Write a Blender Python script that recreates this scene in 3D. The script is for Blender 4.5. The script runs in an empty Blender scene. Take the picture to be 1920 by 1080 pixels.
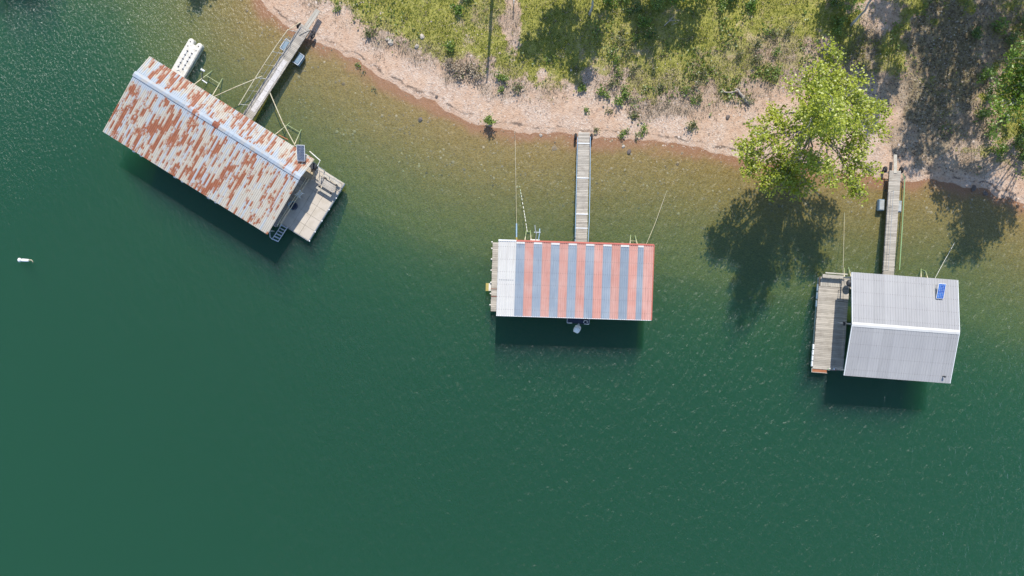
import bpy, bmesh, math, random
import numpy as np
from mathutils import Vector, Matrix

# ------------------------------------------------------------------ camera, sky, sun, exposure
SC = bpy.context.scene
COL = SC.collection
CAM_H = 64.0
PPM = 20.0                                    # photo pixels per metre at lake level

cam_d = bpy.data.cameras.new('camera')
cam_d.sensor_width = 36.0
cam_d.lens = 24.0
cam_d.clip_end = 3000.0
cam = bpy.data.objects.new('camera', cam_d)
COL.objects.link(cam)
cam.location = (0, 0, CAM_H)
cam.rotation_euler = (0, 0, 0)
SC.camera = cam

SUN_EL = math.radians(47.0)
SUN_AZ = math.radians(3.5)                    # clockwise from +Y
SUN_DIR = Vector((math.sin(SUN_AZ) * math.cos(SUN_EL), math.cos(SUN_AZ) * math.cos(SUN_EL), math.sin(SUN_EL)))
world = bpy.data.worlds.new('World')
SC.world = world
world.use_nodes = True
wn = world.node_tree
wn.nodes.clear()
w_out = wn.nodes.new('ShaderNodeOutputWorld')
w_bg = wn.nodes.new('ShaderNodeBackground')
w_sky = wn.nodes.new('ShaderNodeTexSky')
w_sky.sky_type = 'NISHITA'
w_sky.sun_disc = False
w_sky.sun_elevation = SUN_EL
w_sky.sun_rotation = SUN_AZ
w_sky.altitude = 200
w_sky.air_density = 1.0
w_sky.dust_density = 0.4
w_sky.ozone_density = 2.0
w_bg.inputs['Strength'].default_value = 0.15
wn.links.new(w_sky.outputs[0], w_bg.inputs[0])
wn.links.new(w_bg.outputs[0], w_out.inputs[0])

sun_d = bpy.data.lights.new('sun', 'SUN')
sun_d.energy = 4.0
sun_d.angle = math.radians(0.55)
sun_d.color = (1.0, 0.95, 0.87)
sun = bpy.data.objects.new('sun', sun_d)
COL.objects.link(sun)
sun.rotation_euler = (-SUN_DIR).to_track_quat('-Z', 'Y').to_euler()
sun.location = SUN_DIR * 150

SC.view_settings.view_transform = 'Standard'
SC.view_settings.look = 'None'
SC.view_settings.exposure = 0.45
SC.view_settings.gamma = 1.0
SC.view_settings.use_curve_mapping = False
SC.cycles.volume_bounces = 1
SC.cycles.max_bounces = 8
SC.cycles.transparent_max_bounces = 12
SC.cycles.sample_clamp_direct = 0
SC.cycles.sample_clamp_indirect = 6

random.seed(7)
RNG = np.random.default_rng(11)


# ------------------------------------------------------------------ coordinates
def W(px, py, h=0.0):
    """Photo pixel of a point at height h -> ground coordinates in metres."""
    f = (CAM_H - h) / CAM_H / PPM
    return ((px - 960.0) * f, (540.0 - py) * f)


class Frame:
    def __init__(self, px, py, h, ang):
        self.o = W(px, py, h)
        self.a = math.radians(ang)

    def L(self, px, py, h):
        x, y = W(px, py, h)
        x -= self.o[0]
        y -= self.o[1]
        c, s = math.cos(self.a), math.sin(self.a)
        return (x * c + y * s, -x * s + y * c)

    def G(self, x, y):
        c, s = math.cos(self.a), math.sin(self.a)
        return (self.o[0] + x * c - y * s, self.o[1] + x * s + y * c)


FR = Frame(391, 272.5, 2.7, -32.0)            # rusty boathouse
FM = Frame(1078, 525.3, 3.0, -1.77)           # striped boathouse
FH = Frame(1688.75, 614.5, 3.2, -4.33)        # white boathouse


# ------------------------------------------------------------------ node helpers
def new_mat(name):
    m = bpy.data.materials.new(name)
    m.use_nodes = True
    nt = m.node_tree
    nt.nodes.clear()
    out = nt.nodes.new('ShaderNodeOutputMaterial')
    return m, nt, out


class NB:
    """tiny node-tree builder"""
    def __init__(self, nt):
        self.nt = nt

    def n(self, t, **kw):
        nd = self.nt.nodes.new(t)
        for k, v in kw.items():
            setattr(nd, k, v)
        return nd

    def put(self, sock, v):
        if isinstance(v, bpy.types.NodeSocket):
            self.nt.links.new(v, sock)
        elif isinstance(v, (tuple, list)) and len(v) == 3 and sock.type == 'RGBA':
            sock.default_value = (*v, 1.0)
        else:
            sock.default_value = v

    def math(self, op, a, b=0.0, c=None, clamp=False):
        nd = self.n('ShaderNodeMath', operation=op, use_clamp=clamp)
        self.put(nd.inputs[0], a)
        self.put(nd.inputs[1], b)
        if c is not None:
            self.put(nd.inputs[2], c)
        return nd.outputs[0]

    def mix(self, f, a, b, mode='MIX'):
        nd = self.n('ShaderNodeMix', data_type='RGBA', blend_type=mode)
        self.put(nd.inputs['Factor'], f)
        self.put(nd.inputs[6], a)
        self.put(nd.inputs[7], b)
        return nd.outputs[2]

    def ramp(self, v, lo, hi, a=0.0, b=1.0):
        nd = self.n('ShaderNodeMapRange', interpolation_type='SMOOTHSTEP')
        self.put(nd.inputs[0], v)
        for i, x in enumerate((lo, hi, a, b)):
            nd.inputs[i + 1].default_value = x
        return nd.outputs[0]

    def pos(self):
        return self.n('ShaderNodeNewGeometry').outputs['Position']

    def mapping(self, v, loc=(0, 0, 0), rot=(0, 0, 0), sc=(1, 1, 1)):
        nd = self.n('ShaderNodeMapping')
        self.put(nd.inputs[0], v)
        nd.inputs[1].default_value = loc
        nd.inputs[2].default_value = rot
        nd.inputs[3].default_value = sc
        return nd.outputs[0]

    def noise(self, v, scale, detail=3.0, rough=0.55, dist=0.0):
        nd = self.n('ShaderNodeTexNoise')
        self.put(nd.inputs['Vector'], v)
        nd.inputs['Scale'].default_value = scale
        nd.inputs['Detail'].default_value = detail
        nd.inputs['Roughness'].default_value = rough
        nd.inputs['Distortion'].default_value = dist
        return nd.outputs[0]

    def voro(self, v, scale, out='Distance', feature='F1', rnd=1.0):
        nd = self.n('ShaderNodeTexVoronoi', feature=feature)
        self.put(nd.inputs['Vector'], v)
        nd.inputs['Scale'].default_value = scale
        nd.inputs['Randomness'].default_value = rnd
        return nd.outputs[out]

    def attr(self, name, out='Color'):
        return self.n('ShaderNodeAttribute', attribute_name=name).outputs[out]

    def sep(self, v):
        nd = self.n('ShaderNodeSeparateXYZ')
        self.put(nd.inputs[0], v)
        return nd.outputs

    def comb(self, x, y, z=0.0):
        nd = self.n('ShaderNodeCombineXYZ')
        self.put(nd.inputs[0], x)
        self.put(nd.inputs[1], y)
        self.put(nd.inputs[2], z)
        return nd.outputs[0]

    def bump(self, h, dist=0.02, strength=1.0):
        nd = self.n('ShaderNodeBump')
        self.put(nd.inputs['Height'], h)
        nd.inputs['Distance'].default_value = dist
        nd.inputs['Strength'].default_value = strength
        return nd.outputs[0]

    def bsdf(self, col, rough=0.7, metal=0.0, normal=None, spec=0.5):
        nd = self.n('ShaderNodeBsdfPrincipled')
        self.put(nd.inputs['Base Color'], col)
        self.put(nd.inputs['Roughness'], rough)
        self.put(nd.inputs['Metallic'], metal)
        nd.inputs['Specular IOR Level'].default_value = spec
        if normal is not None:
            self.put(nd.inputs['Normal'], normal)
        return nd.outputs[0]


def painted(name, col, rough=0.55, var=0.12, metal=0.0, scale=3.0, dirt=None, spec=0.5):
    """paint, plastic, metal: base colour with blotchy wear"""
    m, nt, out = new_mat(name)
    b = NB(nt)
    p = b.pos()
    nz = b.noise(p, scale, 4.0, 0.6)
    rnd = b.n('ShaderNodeObjectInfo').outputs['Random']
    dark = tuple(c * (1 - 2.2 * var) for c in col) if dirt is None else dirt
    f = b.ramp(nz, 0.40, 0.72, 0.0, 0.8)
    c = b.mix(f, col, dark)
    k = b.math('MULTIPLY_ADD', rnd, var, 1.0 - var * 0.6)
    c = b.mix(1.0, c, b.comb(k, k, k), 'MULTIPLY')
    fine = b.noise(p, scale * 14, 2.0)
    s = b.bsdf(c, rough, metal, b.bump(fine, 0.004), spec)
    nt.links.new(s, out.inputs[0])
    return m


def wood(name, col, dark, var=0.35, gscale=(1.2, 14, 14), rot=0.0):
    m, nt, out = new_mat(name)
    b = NB(nt)
    p = b.mapping(b.pos(), rot=(0, 0, rot))
    rnd = b.n('ShaderNodeObjectInfo').outputs['Random']
    off = b.mapping(p, sc=gscale)
    g = b.noise(off, 1.0, 4.0, 0.65, 0.3)
    blot = b.noise(p, 1.7, 3.0)
    f = b.math('ADD', b.math('MULTIPLY', b.ramp(g, 0.3, 0.75), 0.55), b.math('MULTIPLY', b.ramp(blot, 0.45, 0.75), 0.35), clamp=True)
    c = b.mix(f, col, dark)
    k = b.math('MULTIPLY_ADD', rnd, var, 1.0 - var * 0.62)
    c = b.mix(1.0, c, b.comb(k, k, b.math('MULTIPLY', k, 0.98)), 'MULTIPLY')
    s = b.bsdf(c, 0.85, 0.0, b.bump(g, 0.006), 0.25)
    nt.links.new(s, out.inputs[0])
    return m


# ------------------------------------------------------------------ mesh helpers
class MB:
    """collects shapes into one mesh"""
    def __init__(self):
        self.v = []
        self.f = []

    def add(self, vs, fs):
        o = len(self.v)
        self.v += [tuple(v) for v in vs]
        self.f += [tuple(i + o for i in f) for f in fs]
        return self

    def box(self, c, s, rz=0.0, rx=0.0, ry=0.0, bev=0.0):
        hx, hy, hz = s[0] / 2, s[1] / 2, s[2] / 2
        M = Matrix.Translation(c) @ Matrix.Rotation(rz, 4, 'Z') @ Matrix.Rotation(ry, 4, 'Y') @ Matrix.Rotation(rx, 4, 'X')
        if bev <= 0:
            vs = [M @ Vector((x * hx, y * hy, z * hz)) for z in (-1, 1) for y in (-1, 1) for x in (-1, 1)]
            return self.add(vs, [(0, 2, 3, 1), (4, 5, 7, 6), (0, 1, 5, 4), (2, 6, 7, 3), (0, 4, 6, 2), (1, 3, 7, 5)])
        b = min(bev, hx * .9, hy * .9, hz * .9)
        ring = lambda ax, ay: [(-ax, -ay), (ax, -ay), (ax, ay), (-ax, ay)]
        vs = []
        # bottom square, side ring with chamfered corners, top ring with chamfer
        def oct_(ax, ay, c):
            return [(-ax + c, -ay), (ax - c, -ay), (ax, -ay + c), (ax, ay - c), (ax - c, ay), (-ax + c, ay), (-ax, ay - c), (-ax, -ay + c)]
        for z, ax, ay in ((-hz, hx - b, hy - b), (-hz + b, hx, hy), (hz - b, hx, hy), (hz, hx - b, hy - b)):
            vs += [M @ Vector((x, y, z)) for x, y in oct_(ax, ay, b * 0.8)]
        fs = [tuple(range(7, -1, -1)), tuple(range(24, 32))]
        for r in range(3):
            for i in range(8):
                j = (i + 1) % 8
                fs.append((r * 8 + i, r * 8 + j, r * 8 + 8 + j, r * 8 + 8 + i))
        return self.add(vs, fs)

    def tube(self, pts, r, n=8, cap=True):
        pts = [Vector(p) for p in pts]
        rs = r if isinstance(r, (list, tuple)) else [r] * len(pts)
        vs = []
        up = Vector((0, 0, 1))
        prev = None
        for i, p in enumerate(pts):
            t = (pts[min(i + 1, len(pts) - 1)] - pts[max(i - 1, 0)])
            if t.length < 1e-6:
                t = Vector((0, 0, 1))
            t.normalize()
            if prev is None:
                a = t.cross(up)
                if a.length < 0.05:
                    a = t.cross(Vector((1, 0, 0)))
            else:
                a = prev - t * prev.dot(t)
                if a.length < 1e-4:
                    a = t.cross(up)
            a.normalize()
            prev = a
            b_ = t.cross(a)
            vs += [p + (a * math.cos(2 * math.pi * k / n) + b_ * math.sin(2 * math.pi * k / n)) * rs[i] for k in range(n)]
        fs = []
        for i in range(len(pts) - 1):
            for k in range(n):
                k2 = (k + 1) % n
                fs.append((i * n + k, i * n + k2, (i + 1) * n + k2, (i + 1) * n + k))
        if cap:
            fs.append(tuple(range(n - 1, -1, -1)))
            e = (len(pts) - 1) * n
            fs.append(tuple(range(e, e + n)))
        return self.add(vs, fs)

    def lathe(self, prof, M=Matrix.Identity(4), n=14):
        vs = []
        for r, z in prof:
            vs += [M @ Vector((r * math.cos(2 * math.pi * k / n), r * math.sin(2 * math.pi * k / n), z)) for k in range(n)]
        fs = []
        for i in range(len(prof) - 1):
            for k in range(n):
                k2 = (k + 1) % n
                fs.append((i * n + k, i * n + k2, (i + 1) * n + k2, (i + 1) * n + k))
        fs.append(tuple(range(n - 1, -1, -1)))
        e = (len(prof) - 1) * n
        fs.append(tuple(range(e, e + n)))
        return self.add(vs, fs)

    def prism(self, poly, z0, z1, bev=0.0):
        """extrude a ccw outline; bev insets the top"""
        n = len(poly)
        c = Vector((sum(p[0] for p in poly) / n, sum(p[1] for p in poly) / n))
        rings = [(z0, 1.0), (z1 - bev, 1.0)] + ([(z1, None)] if bev else [])
        vs = []
        for z, k in rings:
            for i, p in enumerate(poly):
                if k is None:
                    a, q, d = Vector(poly[i - 1]), Vector(p), Vector(poly[(i + 1) % n])
                    e1, e2 = (q - a).normalized(), (d - q).normalized()
                    nrm = Vector((-(e1.y + e2.y), e1.x + e2.x))
                    if nrm.length > 1e-6:
                        nrm.normalize()
                    q = q + nrm * bev
                    vs.append((q.x, q.y, z))
                else:
                    vs.append((p[0], p[1], z))
        fs = [tuple(range(n - 1, -1, -1)), tuple(range((len(rings) - 1) * n, len(rings) * n))]
        for r in range(len(rings) - 1):
            for i in range(n):
                j = (i + 1) % n
                fs.append((r * n + i, r * n + j, (r + 1) * n + j, (r + 1) * n + i))
        return self.add(vs, fs)

    def mesh(self, name, mat, smooth=False):
        me = bpy.data.meshes.new(name)
        me.from_pydata(self.v, [], self.f)
        if mat:
            me.materials.append(mat)
        if smooth:
            me.polygons.foreach_set('use_smooth', [True] * len(me.polygons))
        me.update()
        return me

    def build(self, name, mat, parent=None, loc=(0, 0, 0), rz=0.0, smooth=False):
        return put(name, self.mesh(name, mat, smooth), parent, loc, rz)


def put(name, me, parent=None, loc=(0, 0, 0), rz=0.0, rot=None):
    o = bpy.data.objects.new(name, me)
    COL.objects.link(o)
    o.parent = parent
    o.location = loc
    o.rotation_euler = rot if rot else (0, 0, rz)
    return o


def tag(o, label, cat, group=None):
    o['label'] = label
    o['category'] = cat
    if group:
        o['group'] = group
    return o


def thing(name, label, cat, loc=(0, 0, 0), rz=0.0, group=None):
    o = bpy.data.objects.new(name, None)
    o.empty_display_size = 0.2
    COL.objects.link(o)
    o.location = loc
    o.rotation_euler = (0, 0, rz)
    return tag(o, label, cat, group)


def np_mesh(name, verts, faces, mat, tint=None, smooth=False):
    """fast mesh from arrays; faces is (n, k) of constant k"""
    me = bpy.data.meshes.new(name)
    nv, (nf, k) = len(verts), faces.shape
    me.vertices.add(nv)
    me.vertices.foreach_set('co', np.ascontiguousarray(verts, dtype=np.float32).ravel())
    me.loops.add(nf * k)
    me.loops.foreach_set('vertex_index', faces.astype(np.int32).ravel())
    me.polygons.add(nf)
    me.polygons.foreach_set('loop_start', np.arange(0, nf * k, k, dtype=np.int32))
    me.polygons.foreach_set('loop_total', np.full(nf, k, dtype=np.int32))
    if smooth:
        me.polygons.foreach_set('use_smooth', np.ones(nf, dtype=bool))
    me.materials.append(mat)
    me.update(calc_edges=True)
    if tint is not None:
        a = me.attributes.new('tint', 'FLOAT', 'POINT')
        a.data.foreach_set('value', tint.astype(np.float32))
    me.validate()
    return me


def vnoise(x, y, seed=0):
    """value noise in [0,1]"""
    xi, yi = np.floor(x).astype(np.int64), np.floor(y).astype(np.int64)
    fx, fy = x - xi, y - yi
    fx, fy = fx * fx * (3 - 2 * fx), fy * fy * (3 - 2 * fy)

    def h(i, j):
        n = (i * 374761393 + j * 668265263 + seed * 1442695041) & 0x7fffffff
        n = ((n ^ (n >> 13)) * 1274126177) & 0x7fffffff
        return ((n ^ (n >> 16)) & 0xffff) / 65535.0
    return (h(xi, yi) * (1 - fx) + h(xi + 1, yi) * fx) * (1 - fy) + (h(xi, yi + 1) * (1 - fx) + h(xi + 1, yi + 1) * fx) * fy


def fbm(x, y, seed=0, oct=4):
    s, a, t = 0.0, 0.5, 0.0
    for o in range(oct):
        s = s + a * vnoise(x * 2 ** o, y * 2 ** o, seed + o * 17)
        t += a
        a *= 0.5
    return s / t


def sstep(a, b, x):
    t = np.clip((x - a) / (b - a), 0, 1)
    return t * t * (3 - 2 * t)


# ------------------------------------------------------------------ the shore: heights and covers
SHORE_PX = [(-3000, -700), (-400, -420), (0, -330), (250, -260), (380, -180), (440, -100), (470, -40), (487, 0), (505, 25), (530, 45),
            (560, 62), (600, 78), (640, 99), (667, 115), (700, 136), (733, 151), (755, 167), (790, 183), (822, 196), (851, 213),
            (880, 226), (911, 236), (950, 243), (1000, 250), (1050, 253), (1110, 257), (1150, 259), (1200, 264), (1250, 269),
            (1300, 276), (1350, 286), (1385, 293), (1420, 301), (1460, 308), (1500, 314), (1560, 322), (1620, 329), (1690, 336),
            (1750, 339), (1800, 346), (1850, 357), (1890, 371), (1920, 386), (1990, 412), (2100, 445), (2600, 560), (5000, 900)]
SHORE = np.array([W(x, y) for x, y in SHORE_PX])


def shore_dist(x, y):
    """signed distance to the waterline, + on land (above the line)"""
    x, y = np.asarray(x, float), np.asarray(y, float)
    best = np.full(x.shape, 1e9)
    for (ax, ay), (bx, by) in zip(SHORE[:-1], SHORE[1:]):
        dx, dy = bx - ax, by - ay
        t = np.clip(((x - ax) * dx + (y - ay) * dy) / (dx * dx + dy * dy), 0, 1)
        best = np.minimum(best, np.hypot(x - ax - t * dx, y - ay - t * dy))
    line = np.interp(x, SHORE[:, 0], SHORE[:, 1])
    return np.where(y > line, best, -best)


def height_from(s, x, y):
    s2 = s + (fbm(x * 0.9, y * 0.9, 5, 4) - 0.5) * 0.9 * np.exp(-np.abs(s) / 3)
    land = 0.105 * np.minimum(s2, 6) + 0.17 * np.clip(s2 - 6, 0, 4) + 0.10 * np.clip(s2 - 10, 0, 30)
    dp = -s2
    water = -(0.075 * np.minimum(dp, 5.0) + 0.115 * np.clip(dp - 5.0, 0, 7) + 0.30 * np.clip(dp - 12, 0, 25))
    z = np.where(s2 > 0, land, water)
    z = z + (fbm(x * 0.5, y * 0.5, 31, 4) - 0.5) * 0.35 * sstep(2.0, 9.0, s) + (fbm(x * 1.6, y * 1.6, 41, 3) - 0.5) * 0.10 * sstep(0.5, 3, np.abs(s))
    return z, s2


def ground_z(x, y):
    x, y = np.atleast_1d(np.asarray(x, float)), np.atleast_1d(np.asarray(y, float))
    return height_from(shore_dist(x, y), x, y)[0]


def gz(x, y):
    return float(ground_z(x, y)[0])


GRASS_PX = [(-400, -500), (400, -160), (560, -30), (627, 12), (655, 14), (673, 40), (693, 52), (724, 58), (760, 70), (790, 84), (822, 95), (850, 112),
            (900, 118), (933, 124), (955, 133), (976, 145), (998, 157), (1036, 162), (1084, 152), (1118, 130), (1157, 138), (1193, 166),
            (1229, 176), (1277, 172), (1348, 166), (1430, 164), (1468, 140), (1540, 118), (1610, 118), (1700, 140), (1780, 235), (1850, 290), (1920, 300), (2100, 350), (3000, 500)]
GRASS = np.array([W(x, y, 1.2) for x, y in GRASS_PX])

# (px, py, rx, ry, channel, strength): g grass, l leaf litter, d dry stalks / bare mix
PATCH = [
    (960, 40, 17, 75, 'g', -0.85), (960, 40, 17, 75, 'd', 0.45),
    (1510, 115, 80, 55, 'g', -0.2), (1480, 95, 90, 60, 'd', 0.65), (1540, 90, 45, 40, 'g', -0.5),
    (1400, 110, 90, 50, 'd', 0.4), (1330, 140, 70, 40, 'd', 0.5), (1420, 150, 60, 25, 'd', 0.45),
    (1250, 150, 110, 38, 'd', 0.6), (1150, 150, 60, 30, 'd', 0.4), (1240, 190, 70, 25, 'd', 0.8), (1330, 190, 60, 25, 'd', 0.4),
    (870, 120, 60, 35, 'd', 0.7), (780, 85, 60, 26, 'd', 0.6), (715, 66, 32, 18, 'd', 0.75), (950, 155, 45, 22, 'd', 0.5),
    (1190, 60, 150, 70, 'd', 0.18), (820, 40, 60, 30, 'd', 0.15), (925, 25, 40, 40, 'd', 0.3),
    (1640, 30, 45, 40, 'g', -0.9), (1625, 60, 40, 50, 'd', 0.4),
    (1610, 90, 40, 45, 'l', 0.75), (1640, 130, 35, 50, 'l', 0.4),
    (1790, 100, 85, 120, 'g', -1.0), (1790, 90, 80, 130, 'l', 1.0), (1760, 180, 60, 60, 'l', 0.9), (1700, 170, 45, 40, 'l', 0.5), (1690, 60, 25, 80, 'd', 0.25),
    (1870, 60, 60, 90, 'g', -0.5), (1880, 50, 60, 90, 'l', 0.8), (1770, 250, 55, 50, 'l', 0.7), (1850, 240, 60, 50, 'd', 0.7), (1860, 290, 60, 30, 'd', 0.5),
    (1830, 250, 90, 60, 'g', -0.55), (1640, 165, 45, 60, 'g', -0.7), (1600, 150, 40, 40, 'g', -0.4), (1690, 120, 22, 60, 'g', 0.2), (1720, 240, 40, 45, 'l', 0.45), (1800, 300, 70, 30, 'l', 0.35),
]


def covers(x, y, s):
    n1 = fbm(x * 0.7, y * 0.7, 61, 5)
    n2 = fbm(x * 0.28, y * 0.28, 71, 4)
    n3 = fbm(x * 1.7, y * 1.7, 81, 4)
    gl = np.interp(x, GRASS[:, 0], GRASS[:, 1])
    g = sstep(-0.55, 0.75, (y - gl) + (n1 - 0.5) * 4.2 + (n3 - 0.5) * 1.6)
    g = g * (0.62 + 0.38 * sstep(0.3, 0.6, n2)) * (0.7 + 0.3 * sstep(0.32, 0.55, n3))
    l = np.zeros_like(x)
    d = np.zeros_like(x) + 0.12 * g
    edge = np.exp(-((y - gl + 0.3) / 1.1) ** 2)
    d = d + edge * 0.5 * sstep(0.35, 0.62, n1)
    for px, py, rx, ry, ch, st in PATCH:
        cx, cy = W(px, py, 1.8)
        q = np.hypot((x - cx) / (rx / PPM), (y - cy) / (ry / PPM)) + (n1 - 0.5) * 1.5 + (n3 - 0.5) * 0.6
        m = 1 - sstep(0.55, 1.15, q)
        if ch == 'g':
            g = g + st * m
        elif ch == 'l':
            l = np.maximum(l, st * m)
        else:
            d = np.maximum(d, st * m * (0.55 + 0.9 * n3))
    land = sstep(0.2, 1.2, s)
    return np.clip(g, 0, 1) * land, np.clip(l, 0, 1) * land, np.clip(d, 0, 1) * land


def axis(lo, hi, fine, a, b):
    xs = list(np.arange(a, b + 1e-6, fine))
    st, v = fine, xs[-1]
    while v < hi:
        st *= 1.35
        v += st
        xs.append(v)
    st, v = fine, xs[0]
    while v > lo:
        st *= 1.35
        v -= st
        xs.insert(0, v)
    return np.array(xs)


def build_terrain(mat):
    xs = axis(-1500, 1500, 0.27, -51, 51)
    ys = np.concatenate([axis(-1500, -3, 0.5, -12, -3.5)[:-1], axis(-3.2, 1500, 0.27, -3.2, 31)[1:]])
    ys = np.unique(np.round(ys[(ys > -1500) & (ys < 1500)], 3))
    ys = ys[np.concatenate([[True], np.diff(ys) > 0.1])]
    X, Y = np.meshgrid(xs, ys)
    x, y = X.ravel(), Y.ravel()
    s = shore_dist(x, y)
    z, s2 = height_from(s, x, y)
    z = np.clip(z, -9.5, 6.5)
    nx, ny = len(xs), len(ys)
    i = np.arange(nx * ny).reshape(ny, nx)
    F = np.stack([i[:-1, :-1], i[:-1, 1:], i[1:, 1:], i[1:, :-1]], -1).reshape(-1, 4)
    me = np_mesh('ground', np.stack([x, y, z], 1), F, mat, smooth=True)
    g, l, d = covers(x, y, s)
    a = me.color_attributes.new('cover', 'FLOAT_COLOR', 'POINT')
    a.data.foreach_set('color', np.stack([g, l, d, np.ones_like(g)], 1).astype(np.float32).ravel())
    a = me.attributes.new('shore', 'FLOAT', 'POINT')
    a.data.foreach_set('value', s2.astype(np.float32))
    o = put('ground', me)
    o['kind'] = 'structure'
    return o


def ground_material():
    m, nt, out = new_mat('shore_ground')
    b = NB(nt)
    p = b.pos()
    cov = b.sep(b.attr('cover'))
    s = b.attr('shore', 'Fac')
    big = b.noise(p, 0.35, 4.0)
    mid = b.noise(p, 2.2, 5.0, 0.65)
    fine = b.noise(p, 9.0, 3.0, 0.7)
    # beach: pinkish silt with pale broken gravel
    sand = b.mix(b.ramp(mid, 0.3, 0.7), (0.49, 0.32, 0.215), (0.585, 0.425, 0.31))
    v = b.n('ShaderNodeTexVoronoi')
    b.put(v.inputs['Vector'], p)
    v.inputs['Scale'].default_value = 7.5
    peb = b.sep(v.outputs['Color'])
    pebc = b.mix(peb[0], (0.36, 0.27, 0.22), (0.72, 0.64, 0.55))
    grav = b.math('MULTIPLY', b.ramp(big, 0.42, 0.60), b.ramp(fine, 0.38, 0.62))
    grav = b.math('MULTIPLY', grav, 0.75)
    sand = b.mix(grav, sand, pebc)
    speck = b.math('GREATER_THAN', peb[1], 0.93)
    sand = b.mix(b.math('MULTIPLY', speck, 0.5), sand, (0.20, 0.14, 0.11))
    # damp rim and dark wrack line just above the water
    w_n = b.math('ADD', s, b.math('MULTIPLY', b.math('SUBTRACT', mid, 0.5), 0.55))
    damp = b.ramp(w_n, 0.05, 0.55, 1.0, 0.0)
    sand = b.mix(b.math('MULTIPLY', damp, 0.35), sand, (0.40, 0.27, 0.19))
    wr = b.math('MULTIPLY', b.ramp(w_n, 0.42, 0.55), b.ramp(w_n, 0.60, 0.74, 1.0, 0.0))
    wr = b.math('MULTIPLY', wr, b.ramp(b.noise(p, 0.9, 3.0), 0.42, 0.58))
    sand = b.mix(b.math('MULTIPLY', wr, 0.85), sand, (0.13, 0.095, 0.075))
    # lake bed: rust-red silt at the rim, olive-gold algae further out
    bedn = b.noise(b.mapping(p, rot=(0, 0, 0.75), sc=(1, 2.0, 1)), 5.5, 5.0, 0.75, 0.3)  # bed mottling; its stretch also paints the ripples' refraction lines into the colour
    v2 = b.n('ShaderNodeTexVoronoi')
    b.put(v2.inputs['Vector'], b.mapping(p, rot=(0, 0, 0.5), sc=(1, 1.6, 1)))
    v2.inputs['Scale'].default_value = 3.4
    bst = b.sep(v2.outputs['Color'])[0]
    red = b.mix(bedn, (0.20, 0.095, 0.045), (0.40, 0.21, 0.115))
    gold = b.mix(b.ramp(bedn, 0.32, 0.68), (0.125, 0.078, 0.020), (0.345, 0.225, 0.070))
    gold = b.mix(b.math('MULTIPLY', bst, 0.30), gold, (0.31, 0.225, 0.11))
    bed = b.mix(b.ramp(b.math('ADD', s, b.math('MULTIPLY', b.math('SUBTRACT', big, 0.5), 3.0)), -1.6, -0.2, 0.0, 1.0), gold, red)
    shore = b.mix(b.ramp(s, -0.06, 0.05), bed, sand)
    # turf soil, dead stalks, leaf litter
    turf = b.mix(b.ramp(mid, 0.3, 0.7), (0.26, 0.262, 0.048), (0.37, 0.345, 0.085))
    turf = b.mix(b.ramp(b.noise(p, 4.5, 4.0, 0.7), 0.48, 0.66, 0.0, 0.75), turf, (0.125, 0.165, 0.032))
    turf = b.mix(b.ramp(big, 0.5, 0.7, 0.0, 0.45), turf, (0.42, 0.35, 0.13))
    c = b.mix(b.math('MULTIPLY', cov[2], 0.85), shore, b.mix(fine, (0.17, 0.12, 0.075), (0.46, 0.36, 0.26)))
    gm = b.ramp(b.math('ADD', cov[0], b.math('MULTIPLY', b.math('SUBTRACT', fine, 0.5), 0.7)), 0.28, 0.62)
    gm = b.math('MULTIPLY', gm, b.math('SUBTRACT', 1.0, b.math('MULTIPLY', cov[2], 0.6)))
    c = b.mix(gm, c, turf)
    vl = b.n('ShaderNodeTexVoronoi')
    b.put(vl.inputs['Vector'], p)
    vl.inputs['Scale'].default_value = 6.0
    lc = b.sep(vl.outputs['Color'])[0]
    litter = b.mix(lc, (0.115, 0.09, 0.048), (0.28, 0.225, 0.125))
    c = b.mix(b.math('MULTIPLY', cov[1], b.ramp(mid, 0.2, 0.5, 0.85, 1.0)), c, litter)
    hgt = b.math('MULTIPLY', b.math('ADD', b.math('MULTIPLY', fine, 0.5), b.math('MULTIPLY', v.outputs['Distance'], 0.8)), b.ramp(s, -0.5, 0.1, 0.35, 1.0))
    sh = b.bsdf(c, 0.95, 0.0, b.bump(hgt, 0.05, 0.8), 0.1)
    nt.links.new(sh, out.inputs[0])
    return m


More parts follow.
